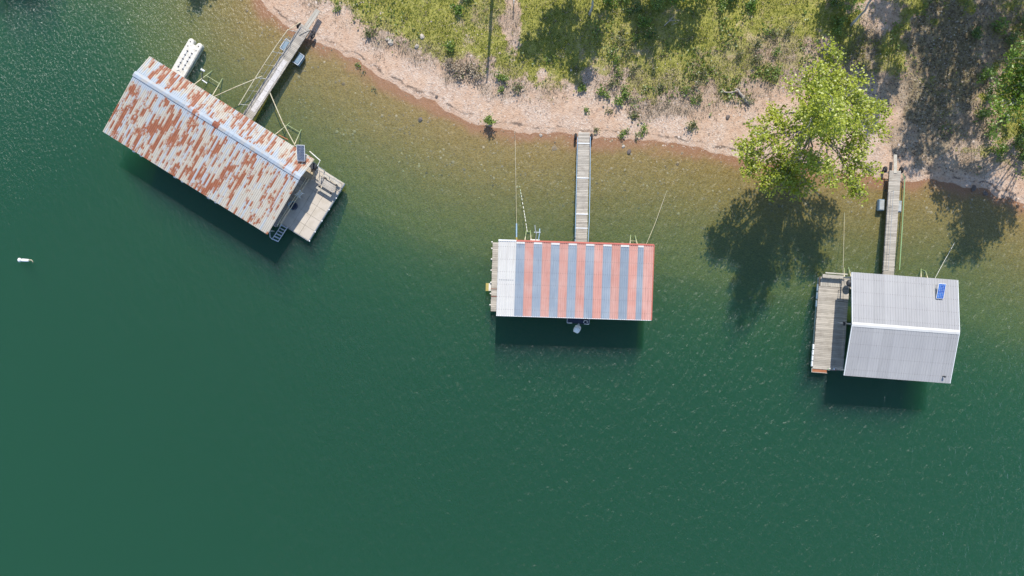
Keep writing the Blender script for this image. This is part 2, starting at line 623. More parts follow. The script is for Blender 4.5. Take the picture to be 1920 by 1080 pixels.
def water_material():
    m, nt, out = new_mat('lake_water')
    b = NB(nt)
    p = b.pos()
    wob = b.noise(p, 0.06, 2.0)
    # wind ripples: long crests running up the picture, fine chop over them
    a = b.noise(b.mapping(p, rot=(0, 0, -0.50), sc=(2.6, 1.25, 1)), 1.0, 3.0, 0.55, 0.5)
    a2 = b.noise(b.mapping(p, rot=(0, 0, -0.12), sc=(1.1, 0.5, 1)), 1.0, 2.0, 0.5, 0.3)
    c = b.noise(b.mapping(p, rot=(0, 0, 0.35), sc=(4.6, 2.6, 1)), 1.0, 3.0, 0.6, 0.4)
    x = b.sep(p)
    # breezier towards the lower right and in the upper left, patchy in between
    gust = b.ramp(b.math('ADD', b.math('SUBTRACT', b.math('MULTIPLY', x[0], 0.016), b.math('MULTIPLY', x[1], 0.016)), b.math('MULTIPLY', wob, 1.3)), 0.1, 1.6, 0.24, 1.0)
    nw = b.ramp(b.math('SUBTRACT', b.math('MULTIPLY', x[1], 0.045), b.math('MULTIPLY', x[0], 0.035)), 1.55, 2.5, 0.0, 1.0)
    h = b.math('ADD', b.math('MULTIPLY', b.math('MULTIPLY', b.math('ADD', a, b.math('MULTIPLY', a2, 0.8)), gust), 0.26),
               b.math('MULTIPLY', c, b.math('ADD', 0.014, b.math('MULTIPLY', nw, 0.165))))
    nrm = b.bump(h, 1.0, 1.0)
    soft = b.bump(h, 0.8, 1.0)
    # Schlick reflectance, the same from above and from below the surface
    dt = b.n('ShaderNodeVectorMath', operation='DOT_PRODUCT')
    b.put(dt.inputs[0], soft)
    b.put(dt.inputs[1], b.n('ShaderNodeNewGeometry').outputs['Incoming'])
    ct = b.math('MINIMUM', b.math('ABSOLUTE', dt.outputs['Value']), 1.0)
    fres = b.math('MULTIPLY_ADD', b.math('POWER', b.math('SUBTRACT', 1.0, ct), 5.0), 0.97, 0.03, clamp=True)
    gl = b.n('ShaderNodeBsdfGlossy')
    b.put(gl.inputs['Roughness'], b.math('MULTIPLY_ADD', nw, -0.20, 0.42))
    b.put(gl.inputs['Normal'], nrm)
    tr = b.n('ShaderNodeBsdfTransparent')
    mx = b.n('ShaderNodeMixShader')
    b.put(mx.inputs[0], fres)
    nt.links.new(tr.outputs[0], mx.inputs[1])
    nt.links.new(gl.outputs[0], mx.inputs[2])
    nt.links.new(mx.outputs[0], out.inputs['Surface'])
    sc = b.n('ShaderNodeVolumeScatter')
    sc.inputs['Color'].default_value = (0.27, 0.79, 0.78, 1)
    sc.inputs['Density'].default_value = 0.140
    sc.inputs['Anisotropy'].default_value = 0.0
    ab = b.n('ShaderNodeVolumeAbsorption')
    ab.inputs['Color'].default_value = (0.42, 0.72, 0.40, 1)
    ab.inputs['Density'].default_value = 0.86
    ad = b.n('ShaderNodeAddShader')
    nt.links.new(sc.outputs[0], ad.inputs[0])
    nt.links.new(ab.outputs[0], ad.inputs[1])
    nt.links.new(ad.outputs[0], out.inputs['Volume'])
    try:
        m.cycles.homogeneous_volume = True
    except Exception:
        pass
    return m


build_terrain(ground_material())
wm = MB().box((0, 0, -6), (2400, 2400, 12))
lake = wm.build('lake', water_material())
lake['kind'] = 'structure'

# ------------------------------------------------------------------ materials for the things
def rusty_tin():
    """weathered cream and zinc sheet with rust that follows single ribs"""
    m, nt, out = new_mat('rusty_tin')
    b = NB(nt)
    loc = FR.o
    p = b.mapping(b.pos(), loc=(-loc[0], -loc[1], 0))
    p = b.mapping(p, rot=(0, 0, -FR.a))
    xyz = b.sep(p)
    u, v = xyz[0], xyz[1]
    col = b.math('FLOOR', b.math('MULTIPLY', u, 1 / 0.182))
    wn_ = b.n('ShaderNodeTexWhiteNoise', noise_dimensions='1D')
    b.put(wn_.inputs['W'], col)
    r1 = wn_.outputs['Value']
    # broad rusty districts + per-rib runs, broken lengthwise
    dist = b.noise(b.comb(b.math('MULTIPLY', u, 0.30), b.math('MULTIPLY', v, 0.34), 3.1), 1.0, 2.0)
    runs = b.noise(b.comb(b.math('MULTIPLY', col, 0.41), b.math('MULTIPLY', v, 0.55), b.math('MULTIPLY', r1, 12.0)), 1.0, 3.0, 0.62)
    blk = b.noise(b.comb(b.math('MULTIPLY', b.math('FLOOR', b.math('MULTIPLY', u, 1 / 0.364)), 0.71), b.math('MULTIPLY', v, 0.42), 8.0), 1.0, 2.0)
    edge = b.noise(p, 11.0, 3.0)
    f = b.math('ADD', b.math('MULTIPLY', runs, 0.74), b.math('MULTIPLY', blk, 0.26))
    f = b.math('ADD', f, b.math('MULTIPLY', b.math('SUBTRACT', dist, 0.5), 0.20))
    f = b.math('ADD', f, b.math('MULTIPLY', b.math('SUBTRACT', edge, 0.5), 0.16))
    # cleaner towards the south east end
    f = b.math('SUBTRACT', f, b.ramp(b.math('ADD', b.math('MULTIPLY', u, 0.1), b.math('MULTIPLY', v, -0.06)), 0.45, 1.05, 0.0, 0.06))
    near = b.ramp(b.math('ADD', b.math('ABSOLUTE', b.math('SUBTRACT', v, 1.90)), b.math('MULTIPLY', b.math('SUBTRACT', runs, 0.5), 2.2)), 0.30, 0.85, 1.0, 0.0)
    f = b.math('SUBTRACT', f, b.math('MULTIPLY', near, 0.05))
    rust = b.ramp(f, 0.492, 0.545)
    rc = b.mix(b.noise(p, 3.0, 4.0), (0.19, 0.06, 0.033), (0.41, 0.155, 0.075))
    halo = b.ramp(f, 0.45, 0.54, 0.0, 0.40)
    zinc = b.math('GREATER_THAN', b.math('ADD', r1, b.math('MULTIPLY', b.math('SUBTRACT', blk, 0.5), 0.9)), 0.62)
    base = b.mix(b.noise(p, 1.3, 4.0), (0.50, 0.455, 0.385), (0.40, 0.37, 0.31))
    base = b.mix(b.math('MULTIPLY', zinc, 0.8), base, (0.38, 0.425, 0.46))
    base = b.mix(b.math('MULTIPLY', near, 0.9), base, (0.36, 0.41, 0.465))
    base = b.mix(halo, base, (0.44, 0.27, 0.13))
    c = b.mix(rust, base, rc)
    s = b.bsdf(c, 0.62, 0.0, b.bump(edge, 0.006), 0.35)
    nt.links.new(s, out.inputs[0])
    return m


def foliage(name, a, b_, dead=None):
    m, nt, out = new_mat(name)
    b = NB(nt)
    t = b.attr('tint', 'Fac')
    c = b.mix(t, a, b_)
    if dead:
        c = b.mix(b.math('GREATER_THAN', t, 0.93), c, dead)
    df = b.n('ShaderNodeBsdfDiffuse')
    b.put(df.inputs['Color'], c)
    tl = b.n('ShaderNodeBsdfTranslucent')
    b.put(tl.inputs['Color'], b.mix(0.5, c, (0.30, 0.36, 0.03)))
    gs = b.n('ShaderNodeBsdfGlossy')
    gs.inputs['Roughness'].default_value = 0.42
    mx = b.n('ShaderNodeMixShader')
    mx.inputs[0].default_value = 0.40
    nt.links.new(df.outputs[0], mx.inputs[1])
    nt.links.new(tl.outputs[0], mx.inputs[2])
    m2 = b.n('ShaderNodeMixShader')
    m2.inputs[0].default_value = 0.05
    nt.links.new(mx.outputs[0], m2.inputs[1])
    nt.links.new(gs.outputs[0], m2.inputs[2])
    nt.links.new(m2.outputs[0], out.inputs[0])
    return m


def tinted(name, lo, hi, rough=0.9):
    m, nt, out = new_mat(name)
    b = NB(nt)
    c = b.mix(b.attr('tint', 'Fac'), lo, hi)
    nt.links.new(b.bsdf(c, rough, 0.0, None, 0.15), out.inputs[0])
    return m


def bark(name, a, c_):
    m, nt, out = new_mat(name)
    b = NB(nt)
    p = b.pos()
    n = b.noise(b.mapping(p, sc=(6, 6, 1.5)), 1.0, 5.0, 0.7)
    c = b.mix(b.ramp(n, 0.35, 0.65), a, c_)
    nt.links.new(b.bsdf(c, 0.9, 0.0, b.bump(n, 0.03), 0.2), out.inputs[0])
    return m


M = {}
M['rusty'] = rusty_tin()
M['zinc'] = painted('zinc_cap', (0.33, 0.385, 0.445), 0.6, 0.18, scale=1.6, dirt=(0.42, 0.36, 0.29))
M['rust'] = painted('rust', (0.20, 0.062, 0.035), 0.85, 0.25, dirt=(0.30, 0.11, 0.055))
def sheet(name, col, fade, dirt, fr, slope, scale=1.0):
    """factory painted roof sheet: sun fading, runs down the slope, rows of screws"""
    m, nt, out = new_mat(name)
    b = NB(nt)
    p = b.mapping(b.mapping(b.pos(), loc=(-fr.o[0], -fr.o[1], 0)), rot=(0, 0, -fr.a))
    xyz = b.sep(p)
    rnd = b.n('ShaderNodeObjectInfo').outputs['Random']
    runs = b.noise(b.comb(b.math('MULTIPLY', xyz[0], 5.5), b.math('MULTIPLY', xyz[1], 0.42), rnd), 1.0, 4.0, 0.65)
    blot = b.noise(p, 0.55 * scale, 4.0, 0.6)
    spot = b.noise(p, 7.0, 3.0, 0.6)
    c = b.mix(b.ramp(blot, 0.35, 0.68, 0.0, 0.85), col, fade)
    c = b.mix(b.ramp(runs, 0.50, 0.74, 0.0, 0.55), c, dirt)
    c = b.mix(b.ramp(spot, 0.66, 0.76, 0.0, 0.5), c, dirt)
    # screw rows
    sx = b.math('SUBTRACT', b.math('FRACT', b.math('MULTIPLY', xyz[0], 1 / 0.2)), 0.5)
    sy = b.math('SUBTRACT', b.math('FRACT', b.math('MULTIPLY', xyz[1], 1 / slope)), 0.5)
    d = b.math('SQRT', b.math('ADD', b.math('POWER', b.math('MULTIPLY', sx, 0.2), 2.0), b.math('POWER', b.math('MULTIPLY', sy, slope), 2.0)))
    c = b.mix(b.ramp(d, 0.014, 0.045, 0.7, 0.0), c, (0.12, 0.10, 0.09))
    k = b.math('MULTIPLY_ADD', rnd, 0.11, 0.935)
    c = b.mix(1.0, c, b.comb(k, k, k), 'MULTIPLY')
    nt.links.new(b.bsdf(c, 0.52, 0.0, b.bump(runs, 0.006), 0.4), out.inputs[0])
    return m


M['red'] = sheet('faded_red_sheet', (0.525, 0.265, 0.215), (0.565, 0.345, 0.295), (0.36, 0.19, 0.16), FM, 1.12)
M['trim_red'] = painted('red_trim', (0.50, 0.14, 0.10), 0.5, 0.08)
M['slate'] = sheet('blue_grey_sheet', (0.245, 0.295, 0.355), (0.315, 0.355, 0.40), (0.19, 0.215, 0.25), FM, 1.12)
M['white_sheet'] = sheet('white_sheet', (0.60, 0.585, 0.55), (0.56, 0.54, 0.51), (0.46, 0.43, 0.39), FM, 1.12)
M['galv'] = sheet('pale_grey_sheet', (0.355, 0.348, 0.347), (0.385, 0.378, 0.372), (0.30, 0.295, 0.29), FH, 1.15, 0.7)
M['white'] = painted('white_paint', (0.80, 0.80, 0.79), 0.45, 0.05)
M['ivory'] = painted('ivory_plastic', (0.68, 0.64, 0.57), 0.5, 0.05, dirt=(0.50, 0.45, 0.36))
M['cream_pipe'] = painted('cream_pipe', (0.62, 0.55, 0.38), 0.5, 0.10, dirt=(0.42, 0.30, 0.17))
M['white_pipe'] = painted('white_pipe', (0.72, 0.70, 0.64), 0.45, 0.06, dirt=(0.60, 0.54, 0.42))
M['steel'] = painted('dull_steel', (0.36, 0.38, 0.40), 0.45, 0.12, metal=0.3)
M['alu'] = painted('aluminium', (0.56, 0.60, 0.65), 0.4, 0.05, metal=0.25)
M['dark'] = painted('dark_plastic', (0.035, 0.038, 0.045), 0.6, 0.2)
M['rubber'] = painted('rubber', (0.022, 0.022, 0.023), 0.8, 0.2)
M['navy'] = painted('navy_plastic', (0.035, 0.05, 0.09), 0.55, 0.15)
M['blue_grey'] = painted('blue_grey_float', (0.16, 0.24, 0.31), 0.6, 0.15, dirt=(0.24, 0.29, 0.31))
M['pale_blue'] = painted('pale_blue_rail', (0.33, 0.47, 0.60), 0.5, 0.08)
M['foam'] = painted('foam_float', (0.40, 0.41, 0.40), 0.85, 0.15, dirt=(0.22, 0.23, 0.20))
M['concrete'] = painted('pale_concrete', (0.53, 0.465, 0.385), 0.9, 0.07, scale=1.6, dirt=(0.45, 0.39, 0.31), spec=0.2)
M['tan'] = painted('tan_board', (0.47, 0.36, 0.22), 0.8, 0.15)
M['carpet'] = painted('grey_carpet', (0.64, 0.60, 0.57), 0.98, 0.12, scale=6, dirt=(0.46, 0.42, 0.39), spec=0.05)
M['yellow'] = painted('yellow_paint', (0.42, 0.33, 0.09), 0.5, 0.12)
M['lime'] = painted('green_hose', (0.30, 0.46, 0.22), 0.5, 0.08)
M['wood_grey'] = wood('weathered_plank', (0.50, 0.45, 0.385), (0.27, 0.235, 0.195), 0.35, (1.3, 16, 10), math.radians(3))
M['wood_L'] = wood('weathered_plank_b', (0.46, 0.415, 0.36), (0.27, 0.235, 0.20), 0.35, (1.3, 16, 10), math.radians(-34))
M['wood_pale'] = wood('pale_plank', (0.50, 0.46, 0.395), (0.30, 0.265, 0.215), 0.25, (14, 1.3, 10), math.radians(32))
M['wood_dark'] = wood('old_timber', (0.17, 0.135, 0.105), (0.08, 0.062, 0.05), 0.3)
M['red_wood'] = wood('red_stained_timber', (0.40, 0.165, 0.085), (0.22, 0.08, 0.04), 0.25)
M['driftwood'] = bark('driftwood_bark', (0.30, 0.25, 0.20), (0.48, 0.42, 0.36))
M['bark'] = bark('grey_bark', (0.13, 0.105, 0.08), (0.34, 0.31, 0.27))
M['bark_mid'] = bark('brown_grey_bark', (0.20, 0.175, 0.14), (0.40, 0.365, 0.32))
M['bark_pale'] = bark('pale_bark', (0.28, 0.26, 0.23), (0.55, 0.52, 0.48))
M['leaf_lime'] = foliage('lime_leaves', (0.22, 0.295, 0.02), (0.50, 0.525, 0.05))
M['leaf_mid'] = foliage('green_leaves', (0.06, 0.15, 0.02), (0.20, 0.31, 0.036))
M['leaf_rich'] = foliage('rich_green_leaves', (0.09, 0.20, 0.022), (0.30, 0.42, 0.045))
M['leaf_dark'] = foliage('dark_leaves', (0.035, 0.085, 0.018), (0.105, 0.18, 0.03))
M['shrub'] = foliage('shrub_leaves', (0.09, 0.17, 0.028), (0.25, 0.34, 0.055))
M['scrub'] = foliage('scrub_leaves', (0.10, 0.115, 0.04), (0.245, 0.26, 0.10), dead=(0.32, 0.24, 0.16))
M['weed'] = foliage('weed_leaves', (0.055, 0.105, 0.022), (0.27, 0.34, 0.06), dead=(0.40, 0.31, 0.19))
M['grass'] = foliage('grass_blades', (0.22, 0.26, 0.032), (0.52, 0.49, 0.105), dead=(0.58, 0.48, 0.24))
M['straw'] = tinted('dead_stalks', (0.13, 0.095, 0.06), (0.52, 0.43, 0.31))
M['litter'] = tinted('fallen_leaf', (0.09, 0.06, 0.04), (0.55, 0.49, 0.40))
M['stone'] = painted('pale_stone', (0.50, 0.44, 0.37), 0.9, 0.2, scale=5, dirt=(0.34, 0.28, 0.23), spec=0.2)
M['gravel'] = tinted('gravel_stone', (0.20, 0.145, 0.11), (0.68, 0.57, 0.48))
M['bed_stone'] = tinted('bed_stone', (0.10, 0.07, 0.04), (0.42, 0.33, 0.22))
M['dark_stone'] = painted('wet_stone', (0.13, 0.10, 0.085), 0.7, 0.2, scale=5)


def solar_mat(name, col, line):
    m, nt, out = new_mat(name)
    b = NB(nt)
    p = b.pos()
    n = b.noise(p, 5.0, 4.0, 0.7)
    c = b.mix(b.ramp(n, 0.35, 0.7), col, line)
    nt.links.new(b.bsdf(c, 0.25, 0.0, None, 0.5), out.inputs[0])
    return m


M['cell_navy'] = solar_mat('navy_cells', (0.018, 0.035, 0.085), (0.04, 0.075, 0.14))
M['cell_blue'] = solar_mat('blue_cells', (0.008, 0.07, 0.36), (0.045, 0.20, 0.56))


# ------------------------------------------------------------------ building blocks
def rib_sheet(width, length, ribs, h, t_hi=0.3):
    """profiled sheet: ribs run along y; local origin at the sheet's middle"""
    mb = MB()
    prof = []
    p = width / ribs
    for i in range(ribs):
        x0 = -width / 2 + i * p
        prof += [(x0, 0.0), (x0 + p * (0.5 - t_hi / 2 - 0.09), 0.0), (x0 + p * (0.5 - t_hi / 2), h), (x0 + p * (0.5 + t_hi / 2), h), (x0 + p * (0.5 + t_hi / 2 + 0.09), 0.0)]
    prof.append((width / 2, 0.0))
    n = len(prof)
    vs = [(x, -length / 2, z) for x, z in prof] + [(x, length / 2, z) for x, z in prof]
    vs += [(x, -length / 2, z - 0.006) for x, z in prof] + [(x, length / 2, z - 0.006) for x, z in prof]
    fs = []
    for i in range(n - 1):
        fs.append((i, i + 1, n + i + 1, n + i))
        fs.append((2 * n + i, 3 * n + i, 3 * n + i + 1, 2 * n + i + 1))
        fs.append((i, 2 * n + i, 2 * n + i + 1, i + 1))
        fs.append((n + i, n + i + 1, 3 * n + i + 1, 3 * n + i))
    fs += [(0, n, 3 * n, 2 * n), (n - 1, 3 * n - 1, 4 * n - 1, 2 * n - 1)]
    return mb.add(vs, fs)


def planks_run(parent, mat, x0, x1, y0, y1, z, pitch=0.145, gap=0.012, along='y', th=0.04, jit=0.012, name='plank'):
    """boards laid side by side; along = direction in which they follow each other"""
    L_ = (x1 - x0) if along == 'y' else (y1 - y0)
    me = MB().box((0, 0, 0), ((L_, pitch - gap, th) if along == 'y' else (pitch - gap, L_, th)), bev=0.004).mesh(name, mat)
    a, e = (y0, y1) if along == 'y' else (x0, x1)
    n = max(1, int(round((e - a) / pitch)))
    st = (e - a) / n
    for i in range(n):
        c = a + (i + .5) * st
        d = random.uniform(-jit, jit)
        dz = random.uniform(-0.004, 0.004)
        pos_ = ((x0 + x1) / 2 + d, c, z - th / 2 + dz) if along == 'y' else (c, (y0 + y1) / 2 + d, z - th / 2 + dz)
        put(name, me, parent, pos_, random.uniform(-0.004, 0.004))


def slope_sheets(parent, name, mats, edges, y_lo, y_hi, z_lo, z_hi, ribs, h, lap=0.0):
    """a roof slope of sheets: edges = x boundaries; runs from (y_lo,z_lo) up to (y_hi,z_hi)"""
    dy, dz = y_hi - y_lo, z_hi - z_lo
    ln = math.hypot(dy, dz)
    tilt = math.atan2(dz, dy)
    cache = {}
    for i in range(len(edges) - 1):
        w = edges[i + 1] - edges[i]
        mat = mats[i % len(mats)]
        k = (round(w, 3), mat.name)
        if k not in cache:
            cache[k] = rib_sheet(w - 0.006, ln, ribs if isinstance(ribs, int) else ribs(w), h).mesh(name, mat)
        o = put(name, cache[k], parent, ((edges[i] + edges[i + 1]) / 2, (y_lo + y_hi) / 2, (z_lo + z_hi) / 2 + random.uniform(-0.004, 0.006)))
        if dy >= 0:
            o.rotation_euler = (tilt, 0, 0)
        else:
            o.rotation_euler = (math.atan2(-dz, -dy), 0, 0)


def posts(parent, pts, z0, z1, mat, r=0.06, name='post'):
    me = MB().box((0, 0, 0), (2 * r, 2 * r, z1 - z0), bev=0.01).mesh(name, mat)
    for x, y in pts:
        put(name, me, parent, (x, y, (z0 + z1) / 2))


def beam(parent, p0, p1, s, mat, name='beam'):
    a, b = Vector(p0), Vector(p1)
    d = b - a
    ln = d.length
    me = MB().box((0, 0, 0), (ln, s[0], s[1]), bev=0.006).mesh(name, mat)
    o = put(name, me, parent, (a + b) / 2)
    o.rotation_euler = d.to_track_quat('X', 'Z').to_euler()
    return o


def pier(parent, x0, x1, y0, y1, z, mat, board_along):
    """a floating finger: foam float, joists, boards"""
    MB().box(((x0 + x1) / 2, (y0 + y1) / 2, z - 0.42), (x1 - x0 - 0.12, y1 - y0 - 0.12, 0.5), bev=0.03).build('float', M['foam'], parent)
    MB().box(((x0 + x1) / 2, (y0 + y1) / 2, z - 0.11), (x1 - x0 - 0.03, y1 - y0 - 0.03, 0.14), bev=0.01).build('frame', M['wood_dark'], parent)
    planks_run(parent, mat, x0, x1, y0, y1, z, 0.19, along=board_along)


def root_at(name, label, cat, fr, group=None):
    return thing(name, label, cat, (fr.o[0], fr.o[1], 0), fr.a, group)


# ------------------------------------------------------------------ rusty boathouse
def rusty_boathouse():
    t = root_at('boathouse', 'long boathouse with rust streaked tin roof beside the concrete patio', 'boathouse', FR, 'boathouses along the shore')
    HX, HY, EZ, RY, RZ = 8.73, 3.99, 2.7, 1.97, 3.22
    n = 24
    e = [-HX + 2 * HX * i / n for i in range(n + 1)]
    for (lo, hi, zl, zh) in ((-HY, RY, EZ, RZ), (HY, RY, EZ, RZ)):
        slope_sheets(t, 'roof_panel', [M['rusty']], e, lo, hi, zl, zh, 4, 0.028)
    # ridge capping in short lengths, two of them rusted through
    x = -HX - 0.03
    lens = [1.9, 1.7, 1.75, 1.8, 1.15, 0.62, 1.05, 0.42, 1.9, 1.8, 1.55, 1.84]
    tot = sum(lens)
    for i, l in enumerate(lens):
        l = l * (2 * HX + 0.06) / tot
        mat = M['rust'] if i in (5,) else (M['rusty'] if i in (3, 7, 11) else M['zinc'])
        mb = MB()
        prof = [(-0.27, 0.014), (-0.25, 0.020), (0, 0.055), (0.22, -0.006), (0.24, -0.018)]
        k = 9
        vs, fs = [], []
        for q in range(k):
            xx = -l / 2 + (l - 0.01) * q / (k - 1)
            up = 0.014 if q % 2 else 0.0
            vs += [(xx, py_, pz_ + up) for py_, pz_ in prof]
        for q in range(k - 1):
            for r in range(4):
                fs.append((q * 5 + r, (q + 1) * 5 + r, (q + 1) * 5 + r + 1, q * 5 + r + 1))
        mb.add(vs, fs).build('ridge_cap', mat, t, (x + l / 2, RY, RZ + 0.035 + random.uniform(0, 0.008)))
        x += l
    # frame below
    beam(t, (-HX + .1, -HY + .12, EZ - .14), (HX - .1, -HY + .12, EZ - .14), (0.06, 0.2), M['wood_dark'])
    beam(t, (-HX + .1, HY - .12, EZ - .14), (HX - .1, HY - .12, EZ - .14), (0.06, 0.2), M['wood_dark'])
    beam(t, (-HX + .1, RY, RZ - .16), (HX - .1, RY, RZ - .16), (0.06, 0.2), M['wood_dark'], 'ridge_beam')
    for k in range(7):
        xx = -HX + .15 + k * (2 * HX - .3) / 6
        beam(t, (xx, -HY + .1, EZ - .1), (xx, RY, RZ - .08), (0.05, 0.14), M['wood_dark'], 'rafter')
        beam(t, (xx, HY - .1, EZ - .1), (xx, RY, RZ - .08), (0.05, 0.14), M['wood_dark'], 'rafter')
    posts(t, [(xx, yy) for xx in (-8.4, -6.3, -4.0, -1.7, 0.2, 1.95, 4.2, 6.6, 8.3) for yy in (-3.7, 3.7)], 0.4, EZ - .2, M['steel'])
    for k, bx in enumerate((-6.26, -1.74, 1.93)):
        pier(t, bx - .55, bx + .55, -4.15, 2.4, 0.45, M['wood_L'], 'y')
        MB().box((bx - .45, -4.27, .42), (.28, .2, .24), bev=.05).build('dock_bumper', M['white'], t)
        MB().box((bx + .35, -4.27, .42), (.22, .18, .22), bev=.05).build('dock_bumper', M['white'], t)
    pier(t, -8.6, 8.3, 2.45, 3.75, 0.45, M['wood_L'], 'x')
    pier(t, 6.9, 8.25, -3.3, 2.4, 0.45, M['wood_L'], 'y')
    # concrete patio at the east end
    MB().box((9.9, 0.42, 0.02), (3.1, 6.3, 0.52), bev=.04).build('float', M['foam'], t)
    nx, ny = 3, 6
    X0, X1, Y0, Y1 = 8.34, 11.5, -2.72, 3.55
    w, d = (X1 - X0) / nx, (Y1 - Y0) / ny
    sl = MB().box((0, 0, 0), (w - .016, d - .016, .12), bev=.008).mesh('concrete_panel', M['concrete'])
    for i in range(nx):
        for j in range(ny):
            put('concrete_panel', sl, t, (X0 + (i + .5) * w, Y0 + (j + .5) * d, 0.40 + random.uniform(-.003, .003)))
    MB().box((11.53, .42, .30), (.06, 6.3, .3), bev=.01).build('fascia_board', M['steel'], t)
    MB().box((9.9, -2.76, .30), (3.1, .05, .3), bev=.01).build('fascia_board', M['steel'], t)
    cap = MB().lathe([(0.05, -.05), (.06, 0), (.06, .05), (.03, .07)], n=10).mesh('post_cap', M['white'])
    for yy in (2.0, .75, -.5, -1.7, -2.7):
        put('post_cap', cap, t, (11.60, yy, 0.47))
    # pipe railing along the north east corner
    rl = MB()
    c0, c1, c2 = FR.L(590, 320, 1.4), FR.L(640, 346, 1.4), FR.L(589, 344, 1.4)
    zt = 1.35
    q0, q1, q2 = (8.95, 3.35), (11.35, 3.40), (9.0, 2.2)
    rl.tube([(q2[0], q2[1], zt), (q0[0], q0[1], zt), (q1[0], q1[1], zt)], 0.025, 6)
    rl.tube([(q2[0], q2[1], .92), (q0[0], q0[1], .92), (q1[0], q1[1], .92)], 0.02, 6)
    for q in (q0, q1, q2, ((q0[0] + q1[0]) / 2, 3.37)):
        rl.tube([(q[0], q[1], .45), (q[0], q[1], zt)], 0.025, 6)
    rl.build('railing', M['steel'], t)
    g = MB()
    g.tube([(8.0, 4.35, 2.75), (9.25, 4.15, 2.75), (9.3, 3.62, 2.72)], .045, 8)
    g.tube([(9.3, 3.62, 2.72), (9.3, 3.60, .45)], .045, 8)
    g.build('gutter_pipe', M['white_pipe'], t)
    # long tan pipes hung along the gable
    for dx, zz in ((8.86, 2.2), (8.98, 1.9)):
        MB().tube([(dx, -2.9, zz), (dx, 2.2, zz)], .035, 6).build('pipe_rail', M['cream_pipe'], t)
    # aluminium ladder hooked on the south west corner of the patio, swung up
    lad = thing('ladder', '', '', (0, 0, 0))
    for k in ('label', 'category'):
        del lad[k]
    lad.parent = t
    a0, a1 = Vector((8.63, -2.72, .60)), Vector((9.22, -2.68, .60))
    b0, b1 = Vector((8.72, -4.35, .95)), Vector((9.30, -4.27, .95))
    for p, q in ((a0, b0), (a1, b1)):
        MB().tube([p, q], .04, 6).build('ladder_rail', M['alu'], lad)
    rung = None
    for i in range(6):
        f = (i + .35) / 5.5
        p, q = a0.lerp(b0, f), a1.lerp(b1, f)
        MB().box((p + q) / 2, ((q - p).length, .10, .04), rz=math.atan2((q - p).y, (q - p).x), bev=.008).build('rung', M['alu'], lad)
    MB().tube([(8.2, -3.75, 1.2), (8.45, -4.25, 1.0), b0], .03, 6).build('grab_rail', M['alu'], lad)
    return t


rusty_boathouse()


def on(fr, px, py, h, z=None):
    x, y = W(px, py, h)
    return (x, y, h if z is None else z)


def solar_panel(name_label, px, py, h, sx, sy, rz, tilt, cells, mat, frame_mat, nx, ny, legs):
    x, y = W(px, py, h)
    t = thing('solar_panel', name_label, 'solar panel', (x, y, h), rz, 'solar panels on the roofs')
    R_ = Matrix.Rotation(tilt, 4, 'X')
    fr = MB()
    fr.box((0, 0, 0), (sx, sy, .035), rx=tilt, bev=.006)
    fr.build('panel_frame', frame_mat, t)
    me = MB().box((0, 0, 0), ((sx - .06) / nx - .014, (sy - .06) / ny - .014, .008)).mesh('cell', mat)
    for i in range(nx):
        for j in range(ny):
            p = R_ @ Vector((-(sx - .06) / 2 + (i + .5) * (sx - .06) / nx, -(sy - .06) / 2 + (j + .5) * (sy - .06) / ny, .021))
            put('cell', me, t, p, rot=(tilt, 0, 0))
    hi = R_ @ Vector((0, sy * .4, 0))
    lo = R_ @ Vector((0, -sy * .4, 0))
    for s in (-1, 1):
        lg = MB()
        lg.tube([(s * sx * .35, hi.y, hi.z), (s * sx * .35, hi.y, -legs)], .018, 5)
        lg.tube([(s * sx * .35, lo.y, lo.z), (s * sx * .35, hi.y - .02, -legs)], .014, 5)
        lg.build('bracket', M['steel'], t)
    return t


solar_panel('dark solar panel of small cells overhanging the rusty roof corner', 564, 287, 3.35, .72, 1.42, math.radians(-2), math.radians(14), None, M['cell_navy'], M['white'], 6, 10, .55)
solar_panel('bright blue solar panel in white frame on the pale grey roof', 1764.5, 546, 3.75, .66, 1.36, FH.a, math.radians(10), None, M['cell_blue'], M['white'], 4, 9, .40)


def picnic_table():
    x, y = W(613, 347, 1.15)
    t = thing('picnic_table', 'grey weathered picnic table on the concrete patio', 'picnic table', (x, y, .47), FR.a)
    for k in range(4):
        MB().box((0, -.255 + k * .17, .73), (1.65, .155, .04), bev=.006).build('table_board', M['wood_L'], t)
    for s in (-1, 1):
        MB().box((0, s * .66, .43), (1.6, .25, .04), bev=.006).build('seat', M['wood_pale'], t)
        lg = MB()
        lg.box((s * .6, 0, .69), (.08, .7, .06))
        lg.box((s * .6, 0, .39), (.08, 1.5, .06))
        lg.build('brace', M['wood_dark'], t)
        for q in (-1, 1):
            MB().tube([(s * .6, q * .25, .68), (s * .6, q * .55, 0)], .045, 6).build('leg', M['wood_dark'], t)


picnic_table()


def patio_chair():
    x, y = W(561, 363, .9)
    t = thing('patio_chair', 'white plastic patio armchair in the shade of the rusty roof', 'chair', (x, y, .47), FR.a + math.radians(-100))
    s = MB()
    s.box((0, 0, .42), (.48, .46, .035), bev=.015)
    s.build('seat', M['white'], t)
    for k in range(5):
        a = -.19 + k * .095
        MB().tube([(a, .22, .43), (a * 1.05, .30, .65), (a * 1.02, .36, .88 - abs(a) * .25)], .03, 6).build('back_slat', M['white'], t)
    for q in (-1, 1):
        MB().tube([(q * .27, -.22, .42), (q * .28, -.2, .64), (q * .28, .1, .66), (q * .25, .3, .66)], .028, 6).build('armrest', M['white'], t)
        for r in (-1, 1):
            MB().tube([(q * .23, r * .2, .42), (q * .27, r * .25, 0)], .024, 6).build('leg', M['white'], t)


patio_chair()


